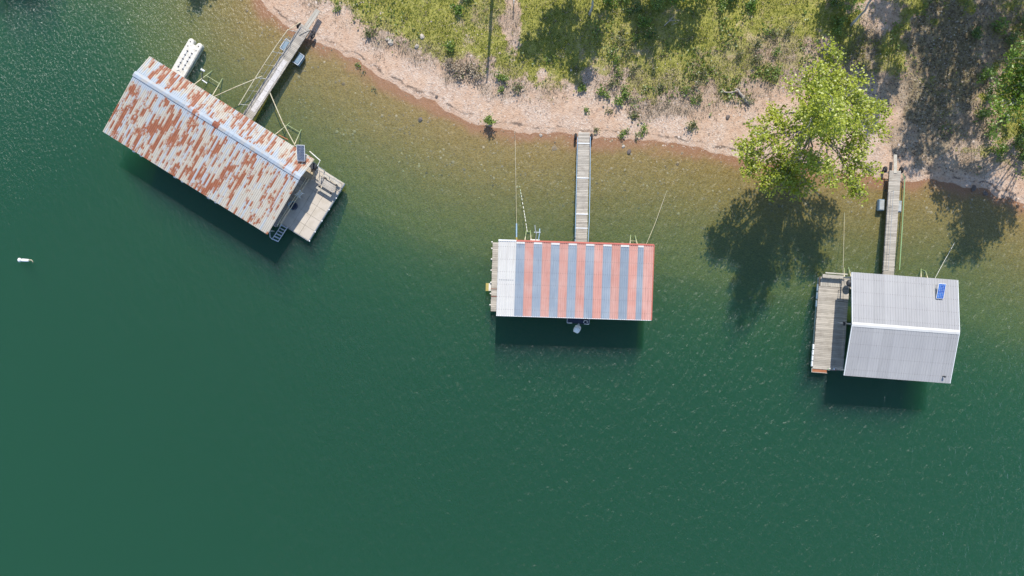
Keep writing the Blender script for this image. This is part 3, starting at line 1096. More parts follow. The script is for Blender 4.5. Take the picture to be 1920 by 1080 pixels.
def tub_chair():
    x, y = W(550, 386, .8)
    t = thing('tub_chair', 'dark blue rounded tub chair in the shade on the patio', 'chair', (x, y, .47), FR.a + math.radians(15))
    MB().lathe([(.30, 0.05), (.36, .12), (.37, .40), (.33, .43), (0.02, .43)], n=18).build('seat', M['navy'], t)
    vs, fs = [], []
    n = 13
    for i in range(n):
        a = math.radians(75 + 210 * i / (n - 1))
        hgt = .74 - .10 * abs(i - 6) / 6
        for r, z in ((.37, .30), (.43, hgt - .04), (.41, hgt), (.35, hgt - .03), (.33, .42)):
            vs.append((r * math.cos(a), r * math.sin(a), z))
    for i in range(n - 1):
        for k in range(4):
            fs.append((i * 5 + k, (i + 1) * 5 + k, (i + 1) * 5 + k + 1, i * 5 + k + 1))
    MB().add(vs, fs).build('backrest', M['blue_grey'], t, smooth=True)


tub_chair()


def storage_box(name, label, cat, px, py, h, size, rz, mat, lidmat):
    x, y = W(px, py, h)
    t = thing(name, label, cat, (x, y, .47), rz)
    MB().box((0, 0, size[2] / 2 - .02), (size[0], size[1], size[2] - .04), bev=.02).build('box_body', mat, t)
    MB().box((0, 0, size[2] - .01), (size[0] + .04, size[1] + .04, .06), bev=.02).build('lid', lidmat, t)
    MB().tube([(-.08, -size[1] / 2 - .03, size[2] - .05), (0, -size[1] / 2 - .06, size[2] - .05), (.08, -size[1] / 2 - .03, size[2] - .05)], .012, 5).build('handle', M['steel'], t)


storage_box('storage_box', 'tan wooden chest at the gable end of the rusty boathouse', 'storage chest', 577, 327, .95, (.95, .62, .5), FR.a + math.radians(12), M['tan'], M['tan'])
storage_box('bin', 'black plastic bin by the white downpipe on the patio corner', 'bin', 587, 311, 1.0, (.52, .5, .62), FR.a, M['dark'], M['dark'])


def jet_ski_dock():
    cx, cy = W(349, 111, .3)
    t = thing('jet_ski_dock', 'white moulded floating jet ski dock with a notched end', 'floating dock', (cx, cy, 0), math.radians(-30))
    w, l = .72, 1.95
    def lobe(x0, x1, yb, yt):
        r = (x1 - x0) / 2
        return [(x0 + r + r * math.cos(a), yt - r + r * math.sin(a)) for a in [math.radians(q) for q in range(0, 181, 20)]]
    right = lobe(.16, w, 0, l)
    left = lobe(-w, -.16, 0, l)
    out = [(-w, -l), (w, -l)] + right + [(.10, l - .42), (-.10, l - .42)] + left
    MB().prism(out, -.18, .36, bev=.07).build('hull', M['ivory'], t)
    for s in (-1, 1):
        g = MB()
        g.box((s * .24, -.15, .362), (.075, 1.9, .012))
        g.build('groove', M['steel'], t)
        for k in range(5):
            MB().tube([(s * .24 - .07, -.95 + k * .42, .385), (s * .24 + .07, -.95 + k * .42, .385)], .045, 8).build('roller', M['dark'], t)
        for yy in (1.15, 1.62):
            MB().lathe([(.05, 0), (.05, .03), (.02, .04)], n=8).build('cleat', M['dark'], t, (s * .44, yy, .36))
        MB().box((s * .73, 0, .12), (.03, 3.4, .10)).build('rub_rail', M['steel'], t)
    sy = MB()
    sy.tube([(-.2, -1.35, .37), (0, -1.2, .40), (.2, -1.35, .37)], .02, 6)
    sy.build('tow_loop', M['steel'], t)


jet_ski_dock()


def trolling_motor():
    x, y = W(379, 142, .6)
    t = thing('trolling_motor', 'small white electric motor on a dark bracket by the dock', 'boat motor', (x, y, .35), math.radians(-30))
    MB().box((0, .45, .62), (.42, .18, .16), bev=.05).build('motor_head', M['white'], t)
    MB().tube([(0, .42, .6), (.05, -.1, .15), (.1, -.5, -.15)], .03, 6).build('shaft', M['dark'], t)
    MB().tube([(.02, .35, .5), (-.12, .05, .3), (.02, -.2, .1)], .025, 6).build('bracket', M['steel'], t)
    b = MB()
    b.box((.35, -.35, .02), (.55, .10, .06), rz=math.radians(-4), bev=.01)
    b.build('arm', M['white'], t)


trolling_motor()


def mooring_truss(label, legs, crosses, z_in=.35, z_out=-1.8, r=.045, mat='cream_pipe'):
    """A-shaped pipe anchor frame running down under the water"""
    (a0, a1), (b0, b1) = legs
    x, y = W(*a0, z_in)
    t = thing('mooring_truss', label, 'mooring frame', (x, y, 0), 0, 'A-shaped pipe mooring frames')
    def P(p, z):
        q = W(p[0], p[1], z)
        return (q[0] - x, q[1] - y, z)
    MB().tube([P(a0, z_in), P(a1, z_out)], r, 8).build('leg', M[mat], t)
    MB().tube([P(b0, z_in), P(b1, z_out)], r, 8).build('leg', M[mat], t)
    for f in crosses:
        p = Vector(P(a0, z_in)).lerp(Vector(P(a1, z_out)), f)
        q = Vector(P(b0, z_in)).lerp(Vector(P(b1, z_out)), f)
        MB().tube([p, q], r * .8, 6).build('crossbar', M[mat], t)
    return t


mooring_truss('cream pipe A-frame in the water by the jet ski dock', (((364, 158.5), (431, 108)), ((398, 180), (438, 112))), (.33, .66))
mooring_truss('cream pipe A-frame in the water by the dark solar panel', (((514, 254), (571, 208)), ((550, 276), (579, 211))), (.42, .80))
mooring_truss('small pipe A-frame with a winch, striped boathouse left corner', (((984, 452), (989, 418)), ((996, 453), (993, 416))), (.5,))
mooring_truss('small pipe A-frame behind the striped roof, right of its gangway', (((1181, 461), (1183.5, 424)), ((1196, 462), (1186, 424))), (.25,))
mooring_truss('small pipe A-frame behind the bench of the grey plank deck', (((1583, 521), (1583, 488)), ((1596, 520), (1586.5, 486))), (.6,))
mooring_truss('small pipe A-frame behind the pale grey roof', (((1727, 522), (1727, 488)), ((1740, 524), (1731.5, 494))), (.5,))


def rod(name, label, cat, pts, r, mat, group=None, n=6, part=None):
    """a pole, rope or hose through photo points (px, py, z)"""
    p = [(*W(a, b_, z), z) for a, b_, z in pts]
    o = p[0]
    m_ = MB().tube([(q[0] - o[0], q[1] - o[1], q[2] - o[2]) for q in p], r, n)
    me = m_.build(name, mat, None, o)
    return tag(me, label, cat, group)


rod('brace_pole', 'cream brace pole from the rusty roof up to the gangway rail', 'pole', [(402, 181, .5), (440, 164, .62), (491, 143, .75)], .045, M['cream_pipe'], 'brace poles of the rusty boathouse')
rod('brace_pole', 'cream brace pole crossing the A-frame by the solar panel', 'pole', [(506, 174, .7), (530, 230, .6), (554, 274, .5)], .045, M['cream_pipe'], 'brace poles of the rusty boathouse')
rod('plank', 'brown timber lying on the A-frame near the solar panel', 'timber', [(522, 253, .33), (540, 262, .33)], .05, M['red_wood'])


# ------------------------------------------------------------------ gangways
def wheel(parent, x, y, z, r, w, axis_rz=0.0):
    h = put('wheel', MB().tube([(-w * .3, 0, 0), (w * .3, 0, 0)], r * .55, 12).mesh('wheel', M['steel']), parent, (x, y, z), axis_rz)
    mb = MB()
    n, k = 18, 8
    vs, fs = [], []
    for i in range(n):
        a = 2 * math.pi * i / n
        for j in range(k):
            b_ = 2 * math.pi * j / k
            rr = r - w * .45 + w * .45 * math.cos(b_)
            vs.append((w * .5 * math.sin(b_), rr * math.cos(a), rr * math.sin(a)))
    for i in range(n):
        for j in range(k):
            fs.append((i * k + j, ((i + 1) % n) * k + j, ((i + 1) % n) * k + (j + 1) % k, i * k + (j + 1) % k))
    mb.add(vs, fs).build('tyre', M['rubber'], h, smooth=True)
    return h


def gangway(label, a, b, w, za, zb, mat, pitch=.145):
    """walkway from dock end a to shore end b (metres); local y runs to the shore"""
    d = Vector((b[0] - a[0], b[1] - a[1]))
    L_ = d.length
    rz = math.atan2(d.y, d.x) - math.pi / 2
    t = thing('gangway', label, 'gangway', (a[0], a[1], 0), rz, 'gangways to the shore')
    pit = math.atan2(zb - za, L_)
    n = int(L_ / pitch)
    me = MB().box((0, 0, 0), (w, L_ / n - .012, .04), bev=.005).mesh('plank', mat)
    for i in range(n):
        f = (i + .5) / n
        o = put('plank', me, t, (random.uniform(-.012, .012), f * L_, za + (zb - za) * f + random.uniform(-.003, .003)))
        o.rotation_euler = (pit, 0, random.uniform(-.006, .006))
    for s in (-1, 1):
        beam(t, (s * (w / 2 - .06), 0, za - .12), (s * (w / 2 - .06), L_, zb - .12), (.06, .18), M['wood_dark'], 'side_beam')
    return t, L_


# left gangway with leaning rail, carpet strip, floats and a boarding plank
aL = ((W(459, 204, .8)[0] + W(476, 218, .8)[0]) / 2, (W(459, 204, .8)[1] + W(476, 218, .8)[1]) / 2)
bL = ((W(566, 48, .9)[0] + W(582, 53, .9)[0]) / 2, (W(566, 48, .9)[1] + W(582, 53, .9)[1]) / 2)
ex = Vector((aL[0] - bL[0], aL[1] - bL[1])).normalized() * 0.9
gL, LL = gangway('weathered gangway with leaning cream rail leading to the rusty boathouse', (aL[0] + ex.x, aL[1] + ex.y), bL, 1.02, .62, .95, M['wood_L'])
zL = lambda y: .62 + .33 * y / LL
for k in range(5):
    y0, y1 = 1.15 + k * 1.12, 1.15 + (k + 1) * 1.12
    o = MB().box((0, 0, 0), (.46, 1.10, .014), bev=.004).build('carpet_strip', M['carpet'], gL, (.12 + .02 * (k % 2), (y0 + y1) / 2, zL((y0 + y1) / 2) + .030), random.uniform(-.015, .015))
    o.rotation_euler = (math.atan2(.33, LL), 0, random.uniform(-.01, .01))
rl = MB()
zr = 1.0
ys = [.9, 3.1, 5.4, 7.4, 9.0, LL]
xo = [-.78, -.85, -.88, -.86, -.78, -.50]
rl.tube([(x_, y_, zL(y_) + (zr if y_ < 9.5 else .35)) for x_, y_ in zip(xo, ys)], .04, 8)
rl.build('rail', M['cream_pipe'], gL)
for k, y_ in enumerate((1.0, 2.5, 3.9, 5.3, 6.7, 8.0, 9.1)):
    MB().tube([(-.50, y_ + .45, zL(y_) - .05), (-.82, y_, zL(y_) + zr)], .032, 6).build('rail_strut', M['cream_pipe'] if k % 2 else M['white_pipe'], gL)
    MB().tube([(-.50, y_ - .55, zL(y_) - .05), (-.50, y_ - .50, zL(y_) + .75)], .018, 5).build('rail_post', M['steel'], gL)
MB().tube([(-.5, .6, zL(.6) + .74), (-.5, 8.7, zL(8.7) + .74)], .014, 5).build('rail_wire', M['steel'], gL)
for (fx, fy, col) in ((-.86, 8.0, 'blue_grey'), (.86, 7.6, 'blue_grey')):
    f = MB().box((fx, fy, .18), (.56, 1.05, .5), bev=.05).build('float', M[col], gL)
    MB().box((fx, fy, .445), (.40, .88, .03), bev=.01).build('float_lid', M['blue_grey'], f)
    fm = MB()
    fm.box((fx, fy - .52, .46), (.62, .05, .05)); fm.box((fx, fy + .52, .46), (.62, .05, .05)); fm.box((fx + math.copysign(.29, fx), fy, .46), (.05, 1.05, .05))
    fm.build('float_strap', M['alu'], f)
ax = MB().tube([(-.85, LL - .28, .62), (.85, LL - .28, .62)], .03, 6).build('axle', M['steel'], gL)
zg = gz(*W(562, 38)) ; 
wheel(gL, -.80, LL - .22, .52, .30, .2)
wheel(gL, .80, LL - .28, .52, .30, .2)
for q in (-1, 1):
    o = MB().box((0, 0, 0), (.235, 2.15, .05), bev=.006).build('boarding_plank', M['wood_pale'], gL, (.05 + q * .13, LL + .85, .93 + q * .004))
    o.rotation_euler = (-.02, 0, q * .012)
MB().tube([(.45, LL - .1, 1.0), (-.1, LL - 1.0, 1.02)], .03, 6).build('loose_batten', M['wood_pale'], gL)

# middle gangway
aM = W(1090, 459, .7); bM = W(1095, 248, .75)
dM = Vector((aM[0] - bM[0], aM[1] - bM[1])).normalized() * .8
gM, LM = gangway('straight plank gangway with pale blue side rail, to the striped boathouse', (aM[0] + dM.x, aM[1] + dM.y), bM, 1.06, .62, .72, M['wood_grey'], .16)
for y_ in (1.55 + .8, 2.85 + .8, 6.2 + .8, 10.2):
    o = MB().box((0, 0, 0), (1.10, .09, .03), bev=.005).build('cross_batten', M['white'], gM, (0, y_, .62 + .1 * y_ / LM + .036))
MB().tube([(.60, .9, .80), (.66, 3.0, .95), (.64, 6.5, .98), (.60, 9.3, .9), (.60, LM - .4, .75)], .035, 8).build('side_rail', M['pale_blue'], gM)
MB().tube([(-.585, 1.0, .66), (-.59, LM - .5, .78)], .03, 6).build('side_rail', M['pale_blue'], gM)
for y_ in (1.0, 3.2, 5.4, 7.6, 9.6):
    MB().tube([(.54, y_, .5), (.64, y_, .96)], .02, 5).build('rail_post', M['steel'], gM)
    MB().box((-.585, y_ + .4, .62), (.08, .14, .16), bev=.01).build('rail_bracket', M['navy'], gM)
MB().tube([(-.8, LM - .35, .48), (.8, LM - .35, .48)], .03, 6).build('axle', M['steel'], gM)
wheel(gM, -.74, LM - .35, .42, .33, .22)
wheel(gM, .74, LM - .35, .42, .33, .22)

# right gangway
aR = W(1666, 516, .7); bR = W(1678.5, 320, .85)
dR = Vector((aR[0] - bR[0], aR[1] - bR[1])).normalized() * .8
gR, LR = gangway('pale plank gangway with a single narrow board reaching onto the beach', (aR[0] + dR.x, aR[1] + dR.y), bR, 1.06, .62, .85, M['wood_grey'], .15)
zR = lambda y: .62 + .23 * y / LR
rp = MB()
for k in range(6):
    y_ = 1.2 + k * 1.45
    MB().tube([(-.50, y_, zR(y_) - .1), (-.50, y_, zR(y_) + .85)], .02, 5).build('rail_post', M['steel'], gR)
MB().tube([(-.50, 1.2, zR(1.2) + .85), (-.50, 8.5, zR(8.5) + .85)], .02, 6).build('rail', M['steel'], gR)
MB().tube([(-.50, 1.2, zR(1.2) + .45), (-.50, 8.5, zR(8.5) + .45)], .012, 5).build('rail_wire', M['steel'], gR)
for (fx, fy) in ((-.80, LR - 3.15), (.80, LR - 3.2)):
    f = MB().box((fx, fy, .15), (.52, 1.05, .46), bev=.05).build('float', M['blue_grey'], gR)
    MB().box((fx, fy, .39), (.40, .9, .03), bev=.01).build('float_lid', M['foam'], f)
MB().tube([(-.8, LR - .15, .58), (.8, LR - .15, .58)], .03, 6).build('axle', M['steel'], gR)
wheel(gR, -.76, LR + .12, .50, .31, .26)
wheel(gR, .76, LR + .15, .50, .31, .26)
o = MB().box((0, 0, 0), (.30, 1.75, .05), bev=.006).build('boarding_plank', M['wood_pale'], gR, (-.02, LR + .62, .84))
o.rotation_euler = (-.05, 0, .03)


# ------------------------------------------------------------------ striped boathouse
def striped_boathouse():
    t = root_at('boathouse', 'boathouse with red and blue grey striped metal roof, white at one end', 'boathouse', FM, 'boathouses along the shore')
    HX, HY, ZS, ZN = 6.935, 3.37, 2.94, 3.10
    e = [-HX, -6.14, -5.34]
    mats = [M['white_sheet'], M['white_sheet']]
    x = -5.34
    for i in range(14):
        x += 10.86 / 14
        e.append(x)
        mats.append(M['slate'] if i % 2 == 0 else M['red'])
    e += [x + .53, HX]
    mats += [M['slate'], M['red']]
    slope_sheets(t, 'roof_panel', mats, e, -HY, HY, ZS, ZN, lambda w: 4 if w > .6 else 3, 0.045)
    # closure strips over the blue sheets and the red ridge flashing on the shore side
    for i in range(2, len(e) - 1):
        if mats[i] is M['slate']:
            MB().box(((e[i] + e[i + 1]) / 2, HY - .19, ZN + .035), (e[i + 1] - e[i] - .02, .17, .03), bev=.005).build('closure_strip', M['white_sheet'], t)
    MB().box(((HX - 5.34) / 2, HY - .02, ZN + .03), (HX + 5.34, .16, .08), bev=.01).build('flashing', M['trim_red'], t)
    MB().box((-6.14, HY - .02, ZN + .03), (1.59, .14, .08), bev=.01).build('flashing', M['white'], t)
    MB().box((HX + .02, 0, (ZS + ZN) / 2 + .03), (.07, 2 * HY, .07), rx=math.atan2(ZN - ZS, 2 * HY), bev=.01).build('flashing', M['trim_red'], t)
    MB().box((0, -HY - .02, ZS - .02), (2 * HX, .05, .09), bev=.01).build('flashing', M['white'], t)
    MB().box((-6.14, -.15, (ZS + ZN) / 2 + .036), (1.3, .03, .012)).build('sheet_lap', M['steel'], t)
    for yy in (-3.1, 0, 3.1):
        beam(t, (-HX + .1, yy, ZS - .14 + (yy + 3.37) * .024), (HX - .1, yy, ZS - .14 + (yy + 3.37) * .024), (.06, .2), M['wood_dark'])
    posts(t, [(xx, yy) for xx in (-6.6, -3.3, 0, 3.3, 6.6) for yy in (-3.1, 3.1)], .4, ZS - .2, M['steel'])
    pier(t, -6.75, 6.75, 2.25, 3.42, .45, M['wood_grey'], 'x')
    pier(t, -7.52, -6.2, -3.1, 3.32, .47, M['wood_grey'], 'y')
    pier(t, 2.4, 3.4, -3.0, 2.2, .45, M['wood_grey'], 'y')
    pier(t, 5.7, 6.75, -3.0, 2.2, .45, M['wood_grey'], 'y')
    cap = MB().lathe([(.05, -.1), (.075, 0), (.075, .05), (.04, .08)], n=10).mesh('post_cap', M['ivory'])
    for yy in (3.35, 2.75, 1.75, .72, -.42, -1.45, -2.5):
        put('post_cap', cap, t, (-7.58, yy, .5))
    for yy in (-1.0, -1.7):
        MB().box((-7.2, yy, .50), (.7, .05, .02)).build('deck_strap', M['rust'], t)
    st = MB()
    st.box((-7.83, -.86, .33), (.44, .72, .05), bev=.008)
    st.box((-7.83, -.86, .12), (.36, .66, .05), bev=.008)
    st.build('step', M['yellow'], t)
    MB().box((-7.66, -.86, .38), (.22, .70, .04), bev=.01).build('step_tread', M['ivory'], t)
    # winch and anchor gear at the back corner
    w = MB()
    w.tube([(-3.95, 3.5, .75), (-3.25, 3.55, .75)], .10, 10)
    w.build('winch_drum', M['ivory'], t)
    MB().box((-3.6, 3.62, .62), (.9, .18, .08), bev=.02).build('winch_bracket', M['ivory'], t)
    MB().tube([(-3.3, 3.55, .75), (-3.2, 4.3, .75), (-3.2, 4.7, .6)], .045, 8).build('anchor_pipe', M['pale_blue'], t)
    MB().tube([(-3.55, 3.6, .8), (-3.5, 4.2, .95), (-3.62, 4.6, .9), (-3.66, 5.0, .8)], .04, 8).build('anchor_pipe', M['steel'], t)
    MB().box((-3.42, 4.35, .82), (.6, .08, .06), bev=.01).build('winch_bracket', M['alu'], t)


striped_boathouse()
rod('spud_pole', 'grey and blue mooring pole behind the white roof end', 'pole', [(968.5, 462, .8), (968.5, 419, .8)], .065, M['pale_blue'])
o = bpy.data.objects['spud_pole']
MB().tube([(0, -.1, 0), (0, .85, 0)], .085, 8).build('sleeve', M['yellow'], o)
rod('mooring_cable', 'long straight cable from the blue mooring pole to the beach', 'cable', [(968.5, 420, .75), (967, 330, .5), (966, 262, .05), (965, 245, .35)], .016, M['cream_pipe'], 'mooring cables')


def chain():
    pts = [(988.5, 434, .8), (984, 405, .35), (979, 375, -.1), (973, 342, -.5)]
    p = [Vector((*W(a, b_, z), z)) for a, b_, z in pts]
    t = thing('mooring_chain', 'pale linked chain slanting into the water behind the white roof end', 'chain', (p[0].x, p[0].y, 0))
    me = MB().box((0, 0, 0), (.24, .05, .04), bev=.012).mesh('chain_link', M['white_pipe'])
    tot = sum((p[i + 1] - p[i]).length for i in range(3))
    d = 0.1
    while d < tot - .2:
        q, i = d, 0
        while q > (p[i + 1] - p[i]).length:
            q -= (p[i + 1] - p[i]).length
            i += 1
        v = (p[i + 1] - p[i]).normalized()
        c = p[i] + v * q
        put('chain_link', me, t, (c.x - p[0].x, c.y - p[0].y, c.z), rot=v.to_track_quat('X', 'Z').to_euler())
        d += .30 if random.random() < .6 else .42


chain()
rod('mooring_cable', 'thin cable slanting from the right end of the striped roof', 'cable', [(1211, 460, .9), (1228, 420, .45), (1251, 356, -.25)], .018, M['cream_pipe'], 'mooring cables')
rod('mooring_cable', 'thin cable running back from the bench of the plank deck', 'cable', [(1580.5, 520, .7), (1582, 460, .3), (1583.5, 398, -.2)], .016, M['cream_pipe'], 'mooring cables')
rod('mooring_cable', 'thin cable slanting from the pale grey roof towards the tree shadow', 'cable', [(1752, 524, .9), (1768, 494, .5), (1790, 455, -.05)], .018, M['white_pipe'], 'mooring cables')
rod('pole', 'long pale green pole floating beside the gangway with one narrow board', 'pole', [(1693, 326, .55), (1696.5, 335, .35), (1692, 420, .10), (1686.5, 506, .06)], .045, M['lime'])


# ------------------------------------------------------------------ boat moored under the striped roof
def boat():
    x, y = FM.G(.72, -1.45)
    t = thing('motorboat', 'grey and white motorboat with tilted outboard, under the striped roof', 'boat', (x, y, .08), FM.a + math.radians(-2))
    n = 12
    secs = []
    for i in range(n + 1):
        f = i / n
        yy = -2.55 + 5.3 * f
        hw = 1.02 * (1 - max(0, (f - .45) / .55) ** 2.2 * .93)
        hh = .50 + .22 * f * f
        secs.append([(-hw, yy, hh), (-hw * .96, yy, hh - .18), (-hw * .72, yy, .02), (0, yy, -.14 + .5 * max(0, f - .8)), (hw * .72, yy, .02), (hw * .96, yy, hh - .18), (hw, yy, hh)])
    vs = [p for s in secs for p in s]
    fs = [(i * 7 + k, i * 7 + k + 1, (i + 1) * 7 + k + 1, (i + 1) * 7 + k) for i in range(n) for k in range(6)]
    fs.append((0, 1, 2, 3, 4, 5, 6))
    MB().add(vs, fs).build('hull', M['white'], t, smooth=False)
    dk, fd = [], []
    for i in range(n + 1):
        s = secs[i]
        dk += [(s[0][0] * .98, s[0][1], s[0][2] - .04), (s[6][0] * .98, s[6][1], s[6][2] - .04)]
    for i in range(n):
        if not 1 <= i <= 5:
            fd.append((i * 2, i * 2 + 1, i * 2 + 3, i * 2 + 2))
    MB().add(dk, fd).build('deck', M['navy'], t)
    MB().box((0, -.6, .15), (1.5, 2.6, .05)).build('floor', M['steel'], t)
    for s in (-1, 1):
        g = MB()
        g.tube([(secs[i][0 if s < 0 else 6][0], secs[i][0][1], secs[i][0][2]) for i in range(n + 1)], .035, 6)
        g.build('gunwale', M['alu'], t)
        MB().box((s * .42, -.3, .45), (.5, .48, .12), bev=.04).build('seat', M['navy'], t)
        MB().box((s * .42, -.55, .72), (.5, .10, .45), bev=.04).build('backrest', M['navy'], t)
        MB().box((s * .78, -2.53, .50), (.46, .09, .07), bev=.03).build('transom_cap', M['white'], t)
    MB().tube([(.5, -2.4, .55), (.55, -2.2, .75), (.8, -2.2, .75), (.85, -2.4, .55)], .03, 6).build('grab_rail', M['white'], t)
    ob = MB()
    # outboard tilted up, turned a little
    Mx = Matrix.Translation((-.02, -2.86, .66)) @ Matrix.Rotation(math.radians(-22), 4, 'Z') @ Matrix.Rotation(math.radians(38), 4, 'X')
    cow = MB()
    ring = [(-.2, -.26), (.2, -.26), (.26, -.12), (.25, .2), (.15, .32), (-.15, .32), (-.25, .2), (-.26, -.12)]
    vs, fs = [], []
    for z, k in ((.0, .95), (.10, 1.15), (.34, 1.15), (.47, .95), (.52, .6)):
        vs += [Mx @ Vector((a * k, b_ * k, z + .1)) for a, b_ in ring]
    for r in range(4):
        for i in range(8):
            fs.append((r * 8 + i, r * 8 + (i + 1) % 8, r * 8 + 8 + (i + 1) % 8, r * 8 + 8 + i))
    fs += [tuple(range(7, -1, -1)), tuple(range(32, 40))]
    eng = cow.add(vs, fs).build('outboard', M['white'], t)
    leg = MB()
    vs = []
    for z, a, b_ in ((.1, .11, .16), (-.45, .07, .14), (-.75, .04, .20), (-.85, .05, .22)):
        vs += [Mx @ Vector(q) for q in ((-a, -b_, z), (a, -b_, z), (a, b_, z), (-a, b_, z))]
    fs = [(r * 4 + i, r * 4 + (i + 1) % 4, r * 4 + 4 + (i + 1) % 4, r * 4 + 4 + i) for r in range(3) for i in range(4)] + [(0, 3, 2, 1), (12, 13, 14, 15)]
    leg.add(vs, fs).build('drive_leg', M['alu'], eng)
    pr = MB()
    for k in range(3):
        a = k * 2.094
        c = Mx @ Vector((.11 * math.cos(a), -.26, -.72 + .11 * math.sin(a)))
        pr.box(c, (.20, .025, .09), ry=-a, rx=.4)
    pr.build('propeller', M['dark'], eng)


boat()


# ------------------------------------------------------------------ white boathouse with plank deck
def grey_boathouse():
    t = root_at('boathouse', 'square boathouse with pale grey ribbed roof beside the weathered plank deck', 'boathouse', FH, 'boathouses along the shore')
    HX, HY, EZ, RZ = 4.715, 4.62, 3.2, 3.98
    n = 10
    e = [-HX + 2 * HX * i / n for i in range(n + 1)]
    slope_sheets(t, 'roof_panel', [M['galv']], e, -HY, 0, EZ, RZ, 4, .026)
    slope_sheets(t, 'roof_panel', [M['galv']], e, HY, 0, EZ, RZ, 4, .026)
    vs = [(-HX - .03, -.20, RZ + .012), (-HX - .03, 0, RZ + .055), (-HX - .03, .20, RZ + .012), (HX + .03, -.20, RZ + .012), (HX + .03, 0, RZ + .055), (HX + .03, .20, RZ + .012)]
    MB().add(vs, [(0, 3, 4, 1), (1, 4, 5, 2)]).build('ridge_cap', M['white_sheet'], t)
    for s in (-1, 1):
        MB().box((s * (HX + .015), HY / 2, (EZ + RZ) / 2 + .01), (.05, HY + .02, .09), rx=-math.atan2(RZ - EZ, HY)).build('rake_trim', M['white'], t)
        MB().box((s * (HX + .015), -HY / 2, (EZ + RZ) / 2 + .01), (.05, HY + .02, .09), rx=math.atan2(RZ - EZ, HY)).build('rake_trim', M['white'], t)
        beam(t, (-HX + .1, s * (HY - .12), EZ - .14), (HX - .1, s * (HY - .12), EZ - .14), (.06, .2), M['wood_dark'])
    for k in range(5):
        xx = -HX + .3 + k * (2 * HX - .6) / 4
        for s in (-1, 1):
            beam(t, (xx, s * (HY - .1), EZ - .1), (xx, 0, RZ - .08), (.05, .14), M['wood_dark'], 'rafter')
    posts(t, [(xx, yy) for xx in (-4.3, -.2, 4.3) for yy in (-4.2, 0, 4.2)], .4, EZ - .18, M['steel'])
    v = MB().lathe([(.05, -.15), (.05, .28), (.09, .29), (.09, .34), (.02, .40)], n=10)
    v.build('vent_pipe', M['dark'], t, (4.0, -4.02, EZ + .09))
    MB().box((4.0, -4.02, EZ + .10), (.3, .3, .02), bev=.005).build('vent_flashing', M['galv'], t)
    lx, ly = FH.L(1583, 607, 2.3)
    MB().box((lx + .55, ly, 2.3), (1.0, .05, .06), bev=.01).build('lamp_arm', M['dark'], t)
    MB().box((lx, ly, 2.27), (.20, .36, .16), bev=.04).build('lamp_head', M['dark'], t)
    # plank deck
    MB().box((-4.95, -.15, .08), (2.6, 8.4, .5), bev=.03).build('float', M['foam'], t)
    MB().box((-4.95, -.15, .38), (2.75, 8.6, .15), bev=.01).build('frame', M['wood_dark'], t)
    planks_run(t, M['wood_grey'], -6.33, -3.5, -4.43, 3.25, .5, .165, along='y')
    planks_run(t, M['wood_pale'], -6.2, -4.45, 3.27, 4.15, .5, .16, along='x')
    planks_run(t, M['wood_grey'], -4.44, -3.5, 3.27, 4.15, .5, .16, along='y')
    pier(t, -3.4, 4.5, 3.2, 4.3, .45, M['wood_grey'], 'x')
    pier(t, 3.5, 4.5, -4.2, 3.1, .45, M['wood_grey'], 'y')
    # bench with backrest on the shore side
    bn = MB()
    bn.box((-5.3, 4.22, .96), (1.95, .30, .05), bev=.01)
    bn.build('bench_seat', M['wood_pale'], t)
    MB().box((-5.05, 4.50, 1.06), (2.05, .12, .05), bev=.01).build('bench_back', M['wood_pale'], t)
    for xx in (-6.1, -5.3, -4.5):
        MB().box((xx, 4.25, .72), (.08, .28, .44), bev=.01).build('bench_leg', M['wood_dark'], t)
    # white bumpers on the lake side, darker ones farther back
    for k in range(4):
        MB().box((-6.40, -2.42 - k * .53, .42), (.13, .46, .22), bev=.03).build('dock_bumper', M['white'], t)
    for k in range(3):
        MB().box((-6.41, 3.1 - k * .75, .38), (.12, .6, .2), bev=.03).build('dock_bumper', M['blue_grey'], t)
    # stained step box hung on the front edge
    st = MB()
    st.box((-5.65, -4.60, .40), (1.36, .30, .05), bev=.01)
    stp = st.build('step', M['red_wood'], t)
    for dy in (-.17, .17):
        MB().box((-5.65, -4.60 + dy, .43), (1.42, .05, .11), bev=.008).build('step_rim', M['wood_pale'], stp)
    MB().box((-6.38, -4.60, .43), (.05, .40, .11), bev=.008).build('step_rim', M['wood_pale'], stp)
    # thin posts and wires at the gangway landing
    MB().tube([(-4.50, 3.0, .5), (-4.50, 3.0, 1.45)], .03, 6).build('post', M['dark'], t)
    MB().tube([(-4.50, 3.0, 1.42), (-4.42, 1.95, 1.40)], .016, 5).build('rail_wire', M['dark'], t)
    MB().tube([(-4.42, 1.95, .5), (-4.42, 1.95, 1.40)], .025, 6).build('post', M['dark'], t)
    MB().tube([(-4.42, 1.95, 1.40), (-3.5, 1.93, 1.40)], .016, 5).build('rail_wire', M['dark'], t)


grey_boathouse()


def tackle_pile():
    x, y = W(1561, 692.5, .6)
    t = thing('tackle_basket', 'small wire basket of pale odds and ends at the deck edge', 'basket', (x, y, .40), FH.a)
    MB().box((0, 0, .02), (.85, .28, .03), bev=.005).build('tray', M['wood_dark'], t)
    for s in (-1, 1):
        MB().tube([(-.42, s * .14, .12), (.42, s * .05, .12)], .012, 5).build('wire_rim', M['steel'], t)
    for k, (dx, dy, r, mt) in enumerate(((-.22, .02, .09, 'ivory'), (.0, -.03, .07, 'stone'), (.18, .03, .085, 'white'), (.32, -.02, .06, 'trim_red'), (-.36, -.03, .06, 'lime'))):
        MB().lathe([(r * .7, .03), (r, .03 + r * .6), (r * .8, .03 + r * 1.3), (r * .2, .03 + r * 1.6)], n=8).build('float_bob', M[mt], t, (dx, dy, .02))


tackle_pile()


